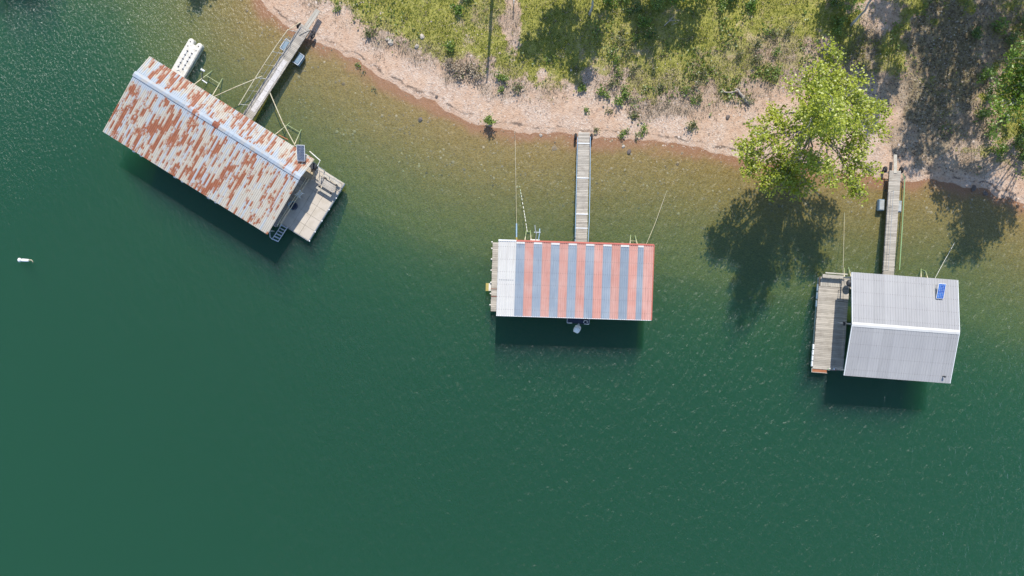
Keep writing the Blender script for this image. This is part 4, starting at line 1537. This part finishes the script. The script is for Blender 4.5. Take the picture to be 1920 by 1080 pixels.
def kettle():
    x, y = W(1591, 531, .9)
    t = thing('kettle_grill', 'black kettle grill half under the pale grey roof corner', 'grill', (x, y, .5), FH.a)
    MB().lathe([(.06, .38), (.22, .44), (.32, .58), (.34, .68)], n=16).build('bowl', M['dark'], t, smooth=True)
    ld = MB().lathe([(.35, .68), (.33, .78), (.22, .88), (.05, .92)], n=16).build('lid', M['dark'], t, smooth=True)
    MB().tube([(-.08, 0, .92), (-.08, 0, .99), (.08, 0, .99), (.08, 0, .92)], .015, 5).build('handle', M['wood_dark'], ld)
    for k in range(3):
        a = k * 2.094 + .4
        MB().tube([(.18 * math.cos(a), .18 * math.sin(a), .45), (.34 * math.cos(a), .34 * math.sin(a), 0)], .016, 5).build('leg', M['steel'], t)


kettle()


def buoy():
    x, y = W(45, 488, .1)
    t = thing('buoy', 'white bottle shaped buoy floating alone in open water', 'buoy', (x, y, .06), math.radians(-3))
    R_ = Matrix.Rotation(math.radians(-90), 4, 'Y')
    MB().lathe([(.06, -.42), (.13, -.40), (.14, -.1), (.14, .22), (.07, .28), (.07, .34)], R_, 12).build('body', M['white'], t, smooth=True)
    MB().lathe([(.10, .32), (.19, .38), (.20, .48), (.12, .56)], R_, 12).build('collar', M['white'], t, smooth=True)
    MB().tube([(.40, 0, .0), (.55, .06, .03), (.68, .05, -.02), (.74, -.1, -.1), (.66, -.2, -.25)], .045, 6).build('rope_tail', M['cream_pipe'], t)


buoy()


# ------------------------------------------------------------------ plants
def leaves_mesh(name, C, size, mat, tilt=0.75, tint=None, rng=RNG, flat=1.0):
    """one folded leaf (two triangles each side of the midrib) per centre"""
    n = len(C)
    az = rng.uniform(0, 2 * np.pi, n)
    nz = rng.normal(0, tilt, (n, 2))
    N = np.stack([nz[:, 0], nz[:, 1] + 0.15, np.ones(n)], 1)
    N /= np.linalg.norm(N, axis=1)[:, None]
    A = np.stack([np.cos(az), np.sin(az), np.zeros(n)], 1)
    A -= N * (A * N).sum(1)[:, None]
    A /= np.linalg.norm(A, axis=1)[:, None]
    B = np.cross(N, A)
    L_ = size * rng.uniform(0.6, 1.35, n)
    Wd = L_ * rng.uniform(0.35, 0.5, n)
    fold = (0.22 * flat * L_)[:, None] * N
    base = C - A * (L_ * .5)[:, None]
    tip = C + A * (L_ * .5)[:, None] - fold * 0.7
    l = C + B * Wd[:, None] - fold
    r = C - B * Wd[:, None] - fold
    V = np.stack([base, r, tip, l], 1).reshape(-1, 3)
    i = np.arange(n) * 4
    F = np.stack([np.stack([i, i + 1, i + 2], 1), np.stack([i, i + 2, i + 3], 1)], 1).reshape(-1, 3)
    t = rng.uniform(0, 1, n) if tint is None else tint
    return np_mesh(name, V, F, mat, np.repeat(np.clip(t, 0, 1), 4))


def curve_pts(a, b, bow, k=7, rng=RNG, wig=0.0):
    a, b = np.asarray(a, float), np.asarray(b, float)
    t = np.linspace(0, 1, k)[:, None]
    p = a * (1 - t) + b * t + np.asarray(bow) * (t * (1 - t) * 4)
    if wig:
        w = rng.normal(0, wig, (k, 3)); w[0] = 0; w[-1] = 0
        p = p + w
    return [tuple(q) for q in p]


def tree(label, base, fork_h, lobes, leaf_mat, bark_mat, leaf=0.26, dens=150, r0=0.22, lean=(0, 0), seed=1, group='trees along the shore', stems=1, clump=0.27, name='broadleaf_tree'):
    """trunk that forks into limbs, one per crown lobe (x, y, z, r); leaves sit in clumps along the twigs"""
    rng = np.random.default_rng(seed)
    bz = gz(base[0], base[1])
    t = thing(name, label, 'tree', (base[0], base[1], bz - .1), 0, group)
    o = np.array([base[0], base[1], bz - .1])
    lob = [(np.array([x, y, z]) - o, r) for x, y, z, r in lobes]
    fork = np.array([lean[0], lean[1], fork_h])
    tr = MB()
    tr.tube(curve_pts((0, 0, 0), fork, (0.1, -.08, 0), 7, rng, .04), [r0 * k for k in (1.45, 1.1, 1.0, .95, .9, .86, .8)], 9)
    tr.build('trunk', bark_mat, t, smooth=True)
    br = MB()
    C = []
    for c, r in lob:
        p = curve_pts(fork * rng.uniform(.75, 1.0), c, np.array([0, 0, .10 * np.linalg.norm(c - fork)]) + rng.normal(0, .25, 3), 8, rng, .10)
        q = r0 * rng.uniform(.30, .44)
        br.tube(p, list(np.linspace(q, .03, 8)), 6)
        nt_ = max(4, int(5 + r * 4))
        for _ in range(nt_):
            d = rng.normal(0, 1, 3)
            d[2] = d[2] * .62 + .10
            d /= np.linalg.norm(d)
            e = c + d * r * rng.uniform(.55, 1.08)
            st = np.asarray(p[rng.integers(4, 8)])
            tw = curve_pts(st, e, rng.normal(0, .12, 3), 5, rng, .05)
            br.tube(tw, [.035, .026, .02, .014, .008], 4, cap=False)
            tw = np.asarray(tw)
            m_ = int(dens * r * r / nt_ * rng.uniform(.6, 1.4))
            ncl = max(2, m_ // 18)
            for _c in range(ncl):
                f = rng.uniform(.35, 1.0)
                cc = tw[0] * (1 - f) + tw[-1] * f + rng.normal(0, .20 * math.sqrt(r), 3) * np.array([1, 1, .6])
                C.append(cc + rng.normal(0, clump, (18, 3)) * np.array([1, 1, .55]))
    C = np.concatenate(C)
    br.build('limbs', bark_mat, t, smooth=True)
    tint = rng.uniform(0, 1, len(C)) * .55 + .45 * vnoise(C[:, 0] * 1.1, C[:, 1] * 1.1 + C[:, 2], seed)
    put('crown', leaves_mesh('crown', C, leaf, leaf_mat, .55, tint, rng), t)
    return t


def LB(px, py, h, r):
    return (*W(px, py, h), h, r)


syc = [LB(1540, 185, 9, 2.3), LB(1562, 100, 9.3, 1.15), LB(1592, 150, 9, 1.5), LB(1498, 148, 9, 1.35), LB(1545, 140, 9.6, 1.4), LB(1535, 235, 10.5, 1.6), LB(1480, 262, 8.5, 1.7),
       LB(1425, 252, 8, 1.35), LB(1412, 298, 7, 1.35), LB(1460, 318, 6.8, 1.7), LB(1500, 345, 6.6, 1.4), LB(1535, 305, 9, 1.5), LB(1600, 232, 9, 1.6),
       LB(1638, 200, 8, .8), LB(1660, 206, 8, .6), LB(1652, 240, 8, .95), LB(1628, 262, 8, .95), LB(1600, 335, 7, 1.3), LB(1615, 362, 6.5, .7), LB(1565, 335, 7.4, 1.0), LB(1440, 352, 6, .8),
       LB(1388, 275, 7, .7), LB(1548, 215, 12.2, 1.5), LB(1545, 180, 14.2, 1.4), LB(1572, 232, 14.0, 1.3), LB(1560, 200, 15.8, 1.3), LB(1520, 225, 13.2, 1.2), LB(1500, 210, 9, 1.0), LB(1590, 180, 10.5, 1.4), LB(1450, 215, 7.5, .7), LB(1505, 300, 8.2, 1.3), LB(1598, 290, 7.6, .95), LB(1562, 262, 8.6, .9), LB(1632, 320, 7.2, .8), LB(1438, 328, 6.6, 1.0), LB(1472, 352, 6.4, .9), LB(1405, 320, 6.6, .7)]
bs = W(1497, 254, 0)
tree('lime green broadleaf tree leaning out over the water by the plank deck', bs, 4.2, syc, M['leaf_lime'], M['bark_mid'], .205, 275, .30, (W(1541, 226, 5.4)[0] - bs[0], W(1541, 226, 5.4)[1] - bs[1]), 3)

rt = [LB(1892, 125, 8, 1.5), LB(1900, 195, 7.5, 1.6), LB(1872, 200, 7, .9), LB(1930, 105, 9, 1.9), LB(1962, 182, 9, 2.3), LB(2000, 140, 10, 2.3), LB(1985, 232, 8.4, 1.9), LB(1915, 160, 8, 1.2), LB(2045, 200, 9, 2),
      LB(1990, 190, 11.5, 1.8), LB(2010, 90, 10, 1.8), LB(1888, 165, 7, .8), LB(1945, 230, 7.2, 1.2)]
tree('rich green tree with bare grey limbs at the right edge', W(1935, 155, 0), 4.2, rt, M['leaf_rich'], M['bark_pale'], .22, 260, .17, (.7, .3), 5)


def SH(px, py, h, r, g=2.2):
    """crown lobe at height h whose shadow falls on the ground at a photo point"""
    x, y = W(px, py, g)
    k = (h - g) / math.tan(SUN_EL)
    return (x + k * math.sin(SUN_AZ), y + k * math.cos(SUN_AZ), h, r)


tree('slender pale trunked tree shading the grass right of the dirt path', W(1106, 24, 1.8), 4.0,
     [SH(1005, 45, 8.4, 1.25), SH(1030, 15, 8.8, 1.3), SH(1045, 60, 8.2, 1.1), SH(1075, 35, 8.6, 1.2), SH(1085, 85, 7.8, 1.1), SH(1100, 112, 7.2, .7), SH(1065, 0, 9.6, 1.4), SH(1110, 50, 8.3, 1.0), SH(1120, 10, 9.0, 1.2), SH(990, 62, 8.3, .5)],
     M['leaf_mid'], M['bark_pale'], .26, 190, .10, (.1, 1.0), 11)
tree('leafy tree beyond the top edge shading the brushy grass', W(1255, -75, 1.8), 4.0,
     [SH(1205, 25, 9.2, 1.3), SH(1245, 20, 9.4, 1.5), SH(1290, 15, 9.4, 1.3), SH(1212, 62, 8.6, .9), SH(1265, 50, 8.8, 1.0), SH(1300, 45, 9, .8), SH(1240, -20, 10.5, 1.6), SH(1190, 0, 9.6, 1.0)],
     M['leaf_mid'], M['bark'], .26, 180, .17, (0, .3), 13)
tree('slim pale trunked tree above the lime green crown', W(1598, 45, 1.9), 4.6,
     [SH(1568, 40, 9.2, 1.2), SH(1585, 10, 9.4, 1.2), SH(1600, 80, 8.6, 1.0), SH(1615, 45, 9.0, 1.0), SH(1565, 85, 8.8, .9), SH(1625, 110, 8.6, .8), SH(1590, 120, 8.2, .7), SH(1560, -5, 10, 1.3), SH(1545, 20, 9.2, .8)],
     M['leaf_dark'], M['bark_pale'], .25, 180, .10, (.1, 1.2), 17)
tree('tall tree beyond the top edge casting streaky shade', W(1690, -130, 1.9), 7.0,
     [SH(1655, 70, 14, .8), SH(1680, 40, 14.5, .9), SH(1705, 70, 14, .6), SH(1650, 130, 13, .7), SH(1690, 130, 13.5, .5), SH(1640, 175, 12.5, .75), SH(1700, 10, 15, 1.0), SH(1660, 5, 15, 1.1), SH(1672, 160, 13, .5), SH(1655, 195, 12.5, .6), SH(1620, 140, 12.5, .6)],
     M['leaf_mid'], M['bark'], .28, 150, .2, (0, .2), 19)
tree('big spreading tree beyond the top edge shading the leaf litter', W(1800, -120, 1.9), 7.0,
     [SH(1750, 50, 15.5, 1.9), SH(1795, 30, 16, 2.2), SH(1840, 40, 16, 2.0), SH(1765, 110, 15, 1.9), SH(1815, 100, 15.5, 2.0), SH(1860, 100, 15, 1.7), SH(1770, 165, 14.5, 1.6), SH(1820, 160, 14.5, 1.7), SH(1740, 200, 14, 1.2),
      SH(1790, 215, 14, 1.4), SH(1840, 205, 14, 1.2), SH(1745, 250, 13.6, 1.0), SH(1785, 262, 13.6, .9), SH(1715, 230, 13.6, .7), SH(1890, 60, 15, 1.6), SH(1900, 20, 16, 2.0), SH(1870, 0, 17, 2.2), SH(1800, -20, 17, 2.2), SH(1735, 10, 16, 1.2)],
     M['leaf_dark'], M['bark'], .30, 120, .34, (0, .3), 23)
tree('round tree on the bank beyond the upper left corner', W(400, -190, 1.0), 3.0,
     [SH(368, -12, 8, 1.2, 0), SH(352, -25, 8.4, 1.2, 0), SH(390, -35, 8.6, 1.6, 0), SH(420, -60, 8, 1.6, 0)], M['leaf_mid'], M['bark'], .26, 150, .16, (0, .2), 29)
tree('bushy tree on the bank beyond the left corner', W(40, -330, 1.2), 3.0,
     [SH(25, -22, 14, 2.0, 0), SH(60, -35, 14, 1.8, 0), SH(-10, -30, 14, 2.0, 0), SH(35, -70, 13, 2.4, 0)], M['leaf_mid'], M['bark'], .28, 130, .2, (0, .2), 31)


def utility_pole():
    # its foot stands just above the top edge; only its shadow crosses the grass
    x, y = W(925, -40, 1.8)
    z = gz(x, y)
    t = thing('utility_pole', 'tall timber pole whose shadow stripes the grass', 'utility pole', (x, y, z))
    MB().tube([(0, 0, -.3), (-.05, 0, 5.0), (-.1, 0, 8.6)], [.17, .14, .07], 10).build('shaft', M['wood_dark'], t)
    MB().box((-.09, 0, 7.4), (.26, .26, .5), bev=.03).build('fuse_box', M['steel'], t)


utility_pole()
x, y = W(963.5, 4, 1.9)
t = thing('marker_post', 'short white post standing on the dirt path at the top edge', 'post', (x, y, gz(x, y)))
MB().box((0, 0, .5), (.09, .09, 1.3), rx=.12, bev=.01).build('stake', M['white'], t)
MB().box((0, .09, 1.14), (.11, .11, .06), bev=.01).build('stake_cap', M['white'], t)


def shrub(label, px, py, r, h, mat, n=90, leaf=.15, seed=0, group='shrubs on the beach', stalk='bark', name='shrub', hz=None):
    rng = np.random.default_rng(1000 + seed)
    x, y = W(px, py, .5)
    z = gz(x, y)
    t = thing(name, label, 'shrub', (x, y, z), 0, group)
    st = MB()
    C = []
    k = max(3, int(4 + r * 5))
    for i in range(k):
        a = rng.uniform(0, 6.28)
        q = r * math.sqrt(rng.uniform(.05, 1))
        e = np.array([q * math.cos(a), q * math.sin(a), h * rng.uniform(.55, 1.0) * (1 - .35 * (q / r) ** 2)])
        tw = curve_pts((rng.normal(0, .05), rng.normal(0, .05), -.05), e, (e[0] * -.1, e[1] * -.1, .1), 4, rng, .02)
        st.tube(tw, [.018, .014, .01, .005], 4, cap=False)
        m_ = max(4, int(n / k))
        f = rng.uniform(.35, 1.05, m_)[:, None]
        C.append(np.asarray(tw[0]) * (1 - f) + e * f + rng.normal(0, .11 + .1 * r, (m_, 3)) * np.array([1, 1, .6]))
    st.build('stems', M[stalk], t)
    C = np.concatenate(C)
    C[:, 2] = np.maximum(C[:, 2], .03)
    put('foliage', leaves_mesh('foliage', C, leaf, mat, .8, None, rng), t)
    return t


ORD = 'first second third fourth fifth sixth seventh eighth ninth tenth eleventh twelfth thirteenth fourteenth fifteenth sixteenth seventeenth eighteenth nineteenth twentieth'.split()
ORD += ['twenty-' + o_ for o_ in ORD[:9]] + ['thirtieth'] + ['thirty-' + o_ for o_ in ORD[:9]]


def by_place(objs, text):
    for i_, o_ in enumerate(sorted(objs, key=lambda q: q.location.x)):
        o_['label'] = text % ORD[i_]


BEACH = [
    (917, 226, .50, 1.5, 'shrub', 260, 'leafy green shrub standing at the water edge, largest on the beach'),
    (1092, 167, .42, .7, 'shrub', 90, 'small dark green shrub just below the turf, straight above the middle gangway'),
    (1130, 175, .62, .8, 'shrub', 150, 'broad green shrub on the upper beach with a scraggy outline'),
    (1158, 189, .48, .7, 'shrub', 110, 'green shrub below and left of its twin on the upper beach'),
    (1171, 178, .46, .7, 'shrub', 110, 'green shrub above and right of its twin on the upper beach'),
    (1098, 206, .26, .5, 'shrub', 45, 'tiny green shrub midway between turf and middle gangway wheel'),
    (1118, 242, .26, .5, 'scrub', 40, 'tiny olive shrub right beside the middle gangway wheel'),
    (1142, 209, .30, .5, 'scrub', 45, 'small yellowish shrub below the pair of upper beach shrubs'),
    (1187, 215, .42, .6, 'scrub', 70, 'thin yellowish shrub with a long shadow mid beach'),
    (1166, 250, .34, .6, 'shrub', 80, 'dense green shrub by the waterline, biggest of the row right of the middle gangway'),
    (1175, 245, .24, .5, 'shrub', 40, 'tiny green shrub touching the dense one by the waterline'),
    (1209, 240, .36, .6, 'shrub', 75, 'light green shrub, rightmost of the row by the waterline'),
    (1202, 250, .27, .5, 'shrub', 45, 'small green shrub below the rightmost one of the waterline row'),
    (1194, 254, .20, .5, 'scrub', 25, 'slim olive shrub standing in the middle of the waterline row'),
    (1298, 237, .52, .7, 'scrub', 120, 'spiky yellow green shrub alone on the beach left of the lime tree'),
    (940, 148, .50, .8, 'shrub', 130, 'bright green shrub at the ragged turf edge right of the pole shadow'),
    (941, 171, .36, .6, 'shrub', 70, 'yellow green shrub below the bright one by the pole shadow'),
    (969, 164, .50, .6, 'scrub', 90, 'sparse grey green shrub on sand below the dirt path'),
    (670, 118, .22, .4, 'shrub', 40, 'small green tuft at the waterline right of the left gangway'),
    (678, 132, .16, .3, 'scrub', 18, 'tiny dark tuft just inside the water near the left gangway'),
    (702, 165, .16, .3, 'scrub', 18, 'lone dark tuft in the shallows off the gravel beach'),
    (847, 89, .55, .9, 'shrub', 150, 'lime green bush where the turf juts onto the beach'),
    (631, 14, .36, .6, 'shrub', 70, 'small bush at the turf corner above the left gangway'),
    (695, 62, .55, .7, 'scrub', 130, 'dark scraggy bush under the turf edge by pale rocks'),
]
for i, (px, py, r, h, mt, n, lb) in enumerate(BEACH):
    shrub(lb, px, py, r, h, M[mt], n, .14 if r < .4 else .17, i)
dying = []
for i, (px, py, r) in enumerate([(853, 128, .7), (868, 138, .7), (889, 134, .65), (900, 146, .5), (842, 118, .55), (875, 125, .6)]):
    dying.append(shrub('grey brown dying bush in the thicket beside the pole shadow', px, py, r, .8, M['straw'], 120, .13, 60 + i, 'dying bushes beside the pole shadow', 'wood_dark'))
by_place(dying, '%s from the left of the grey brown dying bushes by the pole shadow')
rs = random.Random(5)
got = []
for i in range(34):
    px = rs.uniform(1020, 1470)
    gy = float(np.interp((px - 960) / 20 * .98, GRASS[:, 0], GRASS[:, 1]))
    py = 540 - gy * 20 / .98 + rs.uniform(-95, 28)
    if py < -5 or 1560 < px:
        continue
    got.append(shrub('low scrubby bush among the tangled brush above the beach', px, py, rs.uniform(.35, .75), rs.uniform(.5, 1.0), M[rs.choice(['scrub', 'shrub', 'scrub'])], 90, .14, 100 + i, 'scrub bushes in the brush'))
by_place(got, '%s from the left of the low scrubby bushes between brush and beach')
got = []
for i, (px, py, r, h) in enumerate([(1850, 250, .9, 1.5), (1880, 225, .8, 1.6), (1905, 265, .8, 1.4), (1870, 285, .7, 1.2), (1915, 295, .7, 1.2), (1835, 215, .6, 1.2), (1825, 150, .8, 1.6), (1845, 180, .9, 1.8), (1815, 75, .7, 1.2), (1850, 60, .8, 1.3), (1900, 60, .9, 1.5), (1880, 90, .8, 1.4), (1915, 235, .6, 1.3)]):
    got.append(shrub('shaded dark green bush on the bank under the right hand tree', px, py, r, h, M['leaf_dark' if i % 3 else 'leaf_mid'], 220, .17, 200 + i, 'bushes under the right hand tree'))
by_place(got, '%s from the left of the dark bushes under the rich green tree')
got = []
for i, (px, py, r, h) in enumerate([(1140, 12, .8, 1.3), (1165, 8, .7, 1.2), (1185, 30, .8, 1.2), (1205, 50, .7, 1.1), (1225, 22, .7, 1.2), (1215, 75, .6, 1.0), (1260, 12, .8, 1.3), (1345, 15, .8, 1.1), (1365, 8, .7, 1.1), (1400, 20, .6, 1.0), (1310, 5, .7, 1.2), (1550, 15, .8, 1.3), (1580, 25, .9, 1.6), (1560, 65, .5, .9), (880, 5, .8, .9), (860, 20, .6, .8), (1560, 50, .6, 1.0)]):
    got.append(shrub('leafy bush in the tall growth along the top edge', px, py, r, h, M[('leaf_mid', 'shrub', 'leaf_dark')[i % 3]], 200, .17, 300 + i, 'bushes along the top edge'))

by_place(got, '%s from the left of the leafy bushes along the top edge')


def wood_piece(name, label, cat, strands, mat):
    x, y = W(*strands[0][0][:2], .9)
    z = gz(x, y)
    t = thing(name, label, cat, (x, y, z))
    for i, (p0, r, pts) in enumerate([(s[0], s[1], s[2]) for s in strands]):
        p = []
        for a, b_, up in [p0] + pts:
            q = W(a, b_, .9)
            p.append((q[0] - x, q[1] - y, gz(*q) - z + up))
        k = len(p)
        MB().tube(p, [r * (1 - .65 * j / (k - 1)) for j in range(k)], 7).build('log' if i == 0 else 'branch', mat, t, smooth=True)


wood_piece('driftwood', 'forked grey driftwood branch on the beach left of the lime tree', 'driftwood', [
    ((1408, 193, .10), .15, [(1400, 187, .16), (1394, 180, .2), (1388, 174, .22), (1384, 168, .25), (1378, 171, .2), (1370, 172.5, .15), (1360, 172, .15), (1355, 166, .12)]),
    ((1376, 172, .15), .08, [(1372, 177, .1), (1367, 181, .06)]),
    ((1392, 178, .2), .08, [(1400, 180, .2), (1406, 184, .12)]),
    ((1384, 168, .25), .07, [(1380, 166, .3), (1376, 167, .3)])], M['driftwood'])
wood_piece('dead_branch', 'thin dead branch lying in the brush near the top edge', 'branch', [
    ((1241, 56, .5), .05, [(1252, 46, .6), (1262, 36, .5)]), ((1250, 48, .6), .03, [(1262, 46, .5), (1272, 48, .5)]), ((1255, 54, .5), .03, [(1266, 50, .5)])], M['driftwood'])
for i, (px, py, r, lb) in enumerate([(733, 80, .32, 'pale angular rock below the scraggy bush, largest on the turf edge'), (792, 70, .28, 'pale flat rock lying in the turf above the gravel'), (727, 74, .2, 'smaller pale rock beside the largest one'),
                                     (782, 88, .24, 'grey rock at the broken turf edge'), (787, 222, .26, 'brown stone lying in the shallows off the gravel beach'), (1014, 252, .18, 'white stone on the waterline left of the middle gangway'),
                                     (1181, 283, .25, 'flat brown stone under water right of the middle gangway'), (1170, 273, .18, 'small pale stone at the water edge right of the middle gangway'), (1364, 220, .24, 'dark stone in the hollow left of the lime tree'),
                                     (818, 180, .16, 'small dark stone on the waterline gravel'), (1830, 352, .3, 'orange brown rock at the waterline in the right tree shadow'), (1852, 362, .26, 'dark wet rock at the waterline beside the orange one')]):
    x, y = W(px, py, .3)
    bm = bmesh.new()
    r *= .78
    bmesh.ops.create_icosphere(bm, subdivisions=2, radius=r)
    rr = random.Random(i)
    off = [rr.uniform(0, 9) for _ in range(3)]
    for v in bm.verts:
        c = v.co.normalized()
        k = .72 + .5 * float(vnoise(np.array([c.x * 1.7 + off[0]]), np.array([c.y * 1.7 + c.z * 1.3 + off[1]]), i)[0])
        v.co = Vector((round(c.x * k * 3.2) / 2.6, round(c.y * k * 3.0) / 3.0, c.z * k * .55)) * r
    me = bpy.data.meshes.new('rock')
    bm.to_mesh(me)
    bm.free()
    me.materials.append(M['dark_stone' if 'dark' in lb or 'brown' in lb else 'stone'])
    o = put('rock', me, None, (x, y, gz(x, y) + r * .2), rr.uniform(0, 6))
    tag(o, lb, 'rock', 'rocks along the shore')


# ------------------------------------------------------------------ ground cover nobody could count
def scatter(n, x0, x1, y0, y1, fn):
    x = RNG.uniform(x0, x1, n)
    y = RNG.uniform(y0, y1, n)
    s = shore_dist(x, y)
    g, l, d = covers(x, y, s)
    keep = RNG.uniform(0, 1, n) < fn(x, y, s, g, l, d)
    return x[keep], y[keep], s[keep]


def tufts(name, x, y, s, mat, blades, hgt, wid, spread, tint_seed):
    z = height_from(s, x, y)[0]
    n = len(x)
    P = np.repeat(np.stack([x, y, z], 1), blades, 0)
    m_ = n * blades
    P[:, :2] += RNG.normal(0, spread, (m_, 2))
    az = RNG.uniform(0, 2 * np.pi, m_)
    h = hgt * RNG.uniform(.5, 1.4, m_)
    ln = h * RNG.uniform(.3, 1.4, m_)
    D = np.stack([np.cos(az), np.sin(az)], 1)
    S = np.stack([-D[:, 1], D[:, 0]], 1) * (wid * RNG.uniform(.6, 1.4, m_))[:, None]
    a = P.copy(); a[:, :2] += S; a[:, 2] -= .03
    b_ = P.copy(); b_[:, :2] -= S; b_[:, 2] -= .03
    c = P.copy(); c[:, :2] += D * ln[:, None]; c[:, 2] += h
    V = np.stack([a, b_, c], 1).reshape(-1, 3)
    F = np.arange(m_ * 3).reshape(-1, 3)
    tint = RNG.uniform(0, 1, m_) * .5 + .5 * fbm(P[:, 0] * .55, P[:, 1] * .55, tint_seed, 3)
    o = put(name, np_mesh(name, V, F, mat, np.repeat(tint, 3)))
    o['kind'] = 'stuff'
    return o


x, y, s = scatter(95000, -20, 52, 8, 30, lambda x, y, s, g, l, d: g * (1 - .55 * d) * .75 + .05 * l * g)
tufts('grass', x, y, s, M['grass'], 4, .105, .042, .13, 91)
n_ = lambda x, y: sstep(.50, .66, fbm(x * .55, y * .55, 123, 4))
x, y, s = scatter(70000, -18, 52, 9, 30, lambda x, y, s, g, l, d: n_(x, y) * np.clip(g * .45 + d * .55, 0, 1) * (.35 + .65 * sstep(2, 14, x)) * (1 - .7 * l))
z = height_from(s, x, y)[0] + RNG.uniform(.04, .42, len(x)) * (.4 + .6 * n_(x, y))
o = put('undergrowth', leaves_mesh('undergrowth', np.stack([x, y, z], 1), .21, M['weed'], .8, np.clip(RNG.uniform(0, 1, len(x)) * .6 + .4 * fbm(x * .4, y * .4, 77, 3), 0, 1)))
o['kind'] = 'stuff'
x, y, s = scatter(90000, -20, 52, 8, 30, lambda x, y, s, g, l, d: d * .42 + l * .06)
tufts('dead_weeds', x, y, s, M['straw'], 4, .24, .024, .16, 93)
x, y, s = scatter(40000, 18, 52, 8, 30, lambda x, y, s, g, l, d: l * .55 + d * .06)
z = height_from(s, x, y)[0] + .03
o = put('fallen_leaves', leaves_mesh('fallen_leaves', np.stack([x, y, z], 1), .16, M['litter'], .45, RNG.beta(.8, 2.0, len(x))))
o['kind'] = 'stuff'


def gravel(n, fn, r, name, mat, x0=-26, x1=52):
    x, y, s = scatter(n, x0, x1, 7, 30, fn)
    z = height_from(s, x, y)[0]
    n = len(x)
    R_ = r * RNG.lognormal(0, .38, n)
    base = np.array([[1, 0, 0], [0, 1, 0], [-1, 0, 0], [0, -1, 0], [0, 0, .6]])
    V = base[None] * R_[:, None, None] * RNG.uniform(.65, 1.3, (n, 5, 1))
    a = RNG.uniform(0, 6.28, n)
    c_, s_ = np.cos(a)[:, None], np.sin(a)[:, None]
    V = np.stack([V[:, :, 0] * c_ - V[:, :, 1] * s_, V[:, :, 0] * s_ + V[:, :, 1] * c_, V[:, :, 2]], 2) + np.stack([x, y, z - .004], 1)[:, None]
    i = np.arange(n)[:, None] * 5
    F = np.stack([i + np.array([[0, 1, 4]]), i + np.array([[1, 2, 4]]), i + np.array([[2, 3, 4]]), i + np.array([[3, 0, 4]])], 1).reshape(-1, 3)
    o = put(name, np_mesh(name, V.reshape(-1, 3), F, mat, np.repeat(RNG.beta(2, 1.6, n), 5)))
    o['kind'] = 'stuff'


gravel(70000, lambda x, y, s, g, l, d: np.where((s > -.2) & (s < 8), (.15 + .55 * sstep(.4, .62, fbm(x * .3, y * .3, 7, 3))) * (1 - g), 0) * .6, .05, 'gravel', M['gravel'])
gravel(26000, lambda x, y, s, g, l, d: np.where((s > -7) & (s < -.1), .35 * sstep(.35, .6, fbm(x * .5, y * .5, 9, 3)), 0), .075, 'pebbles', M['bed_stone'])
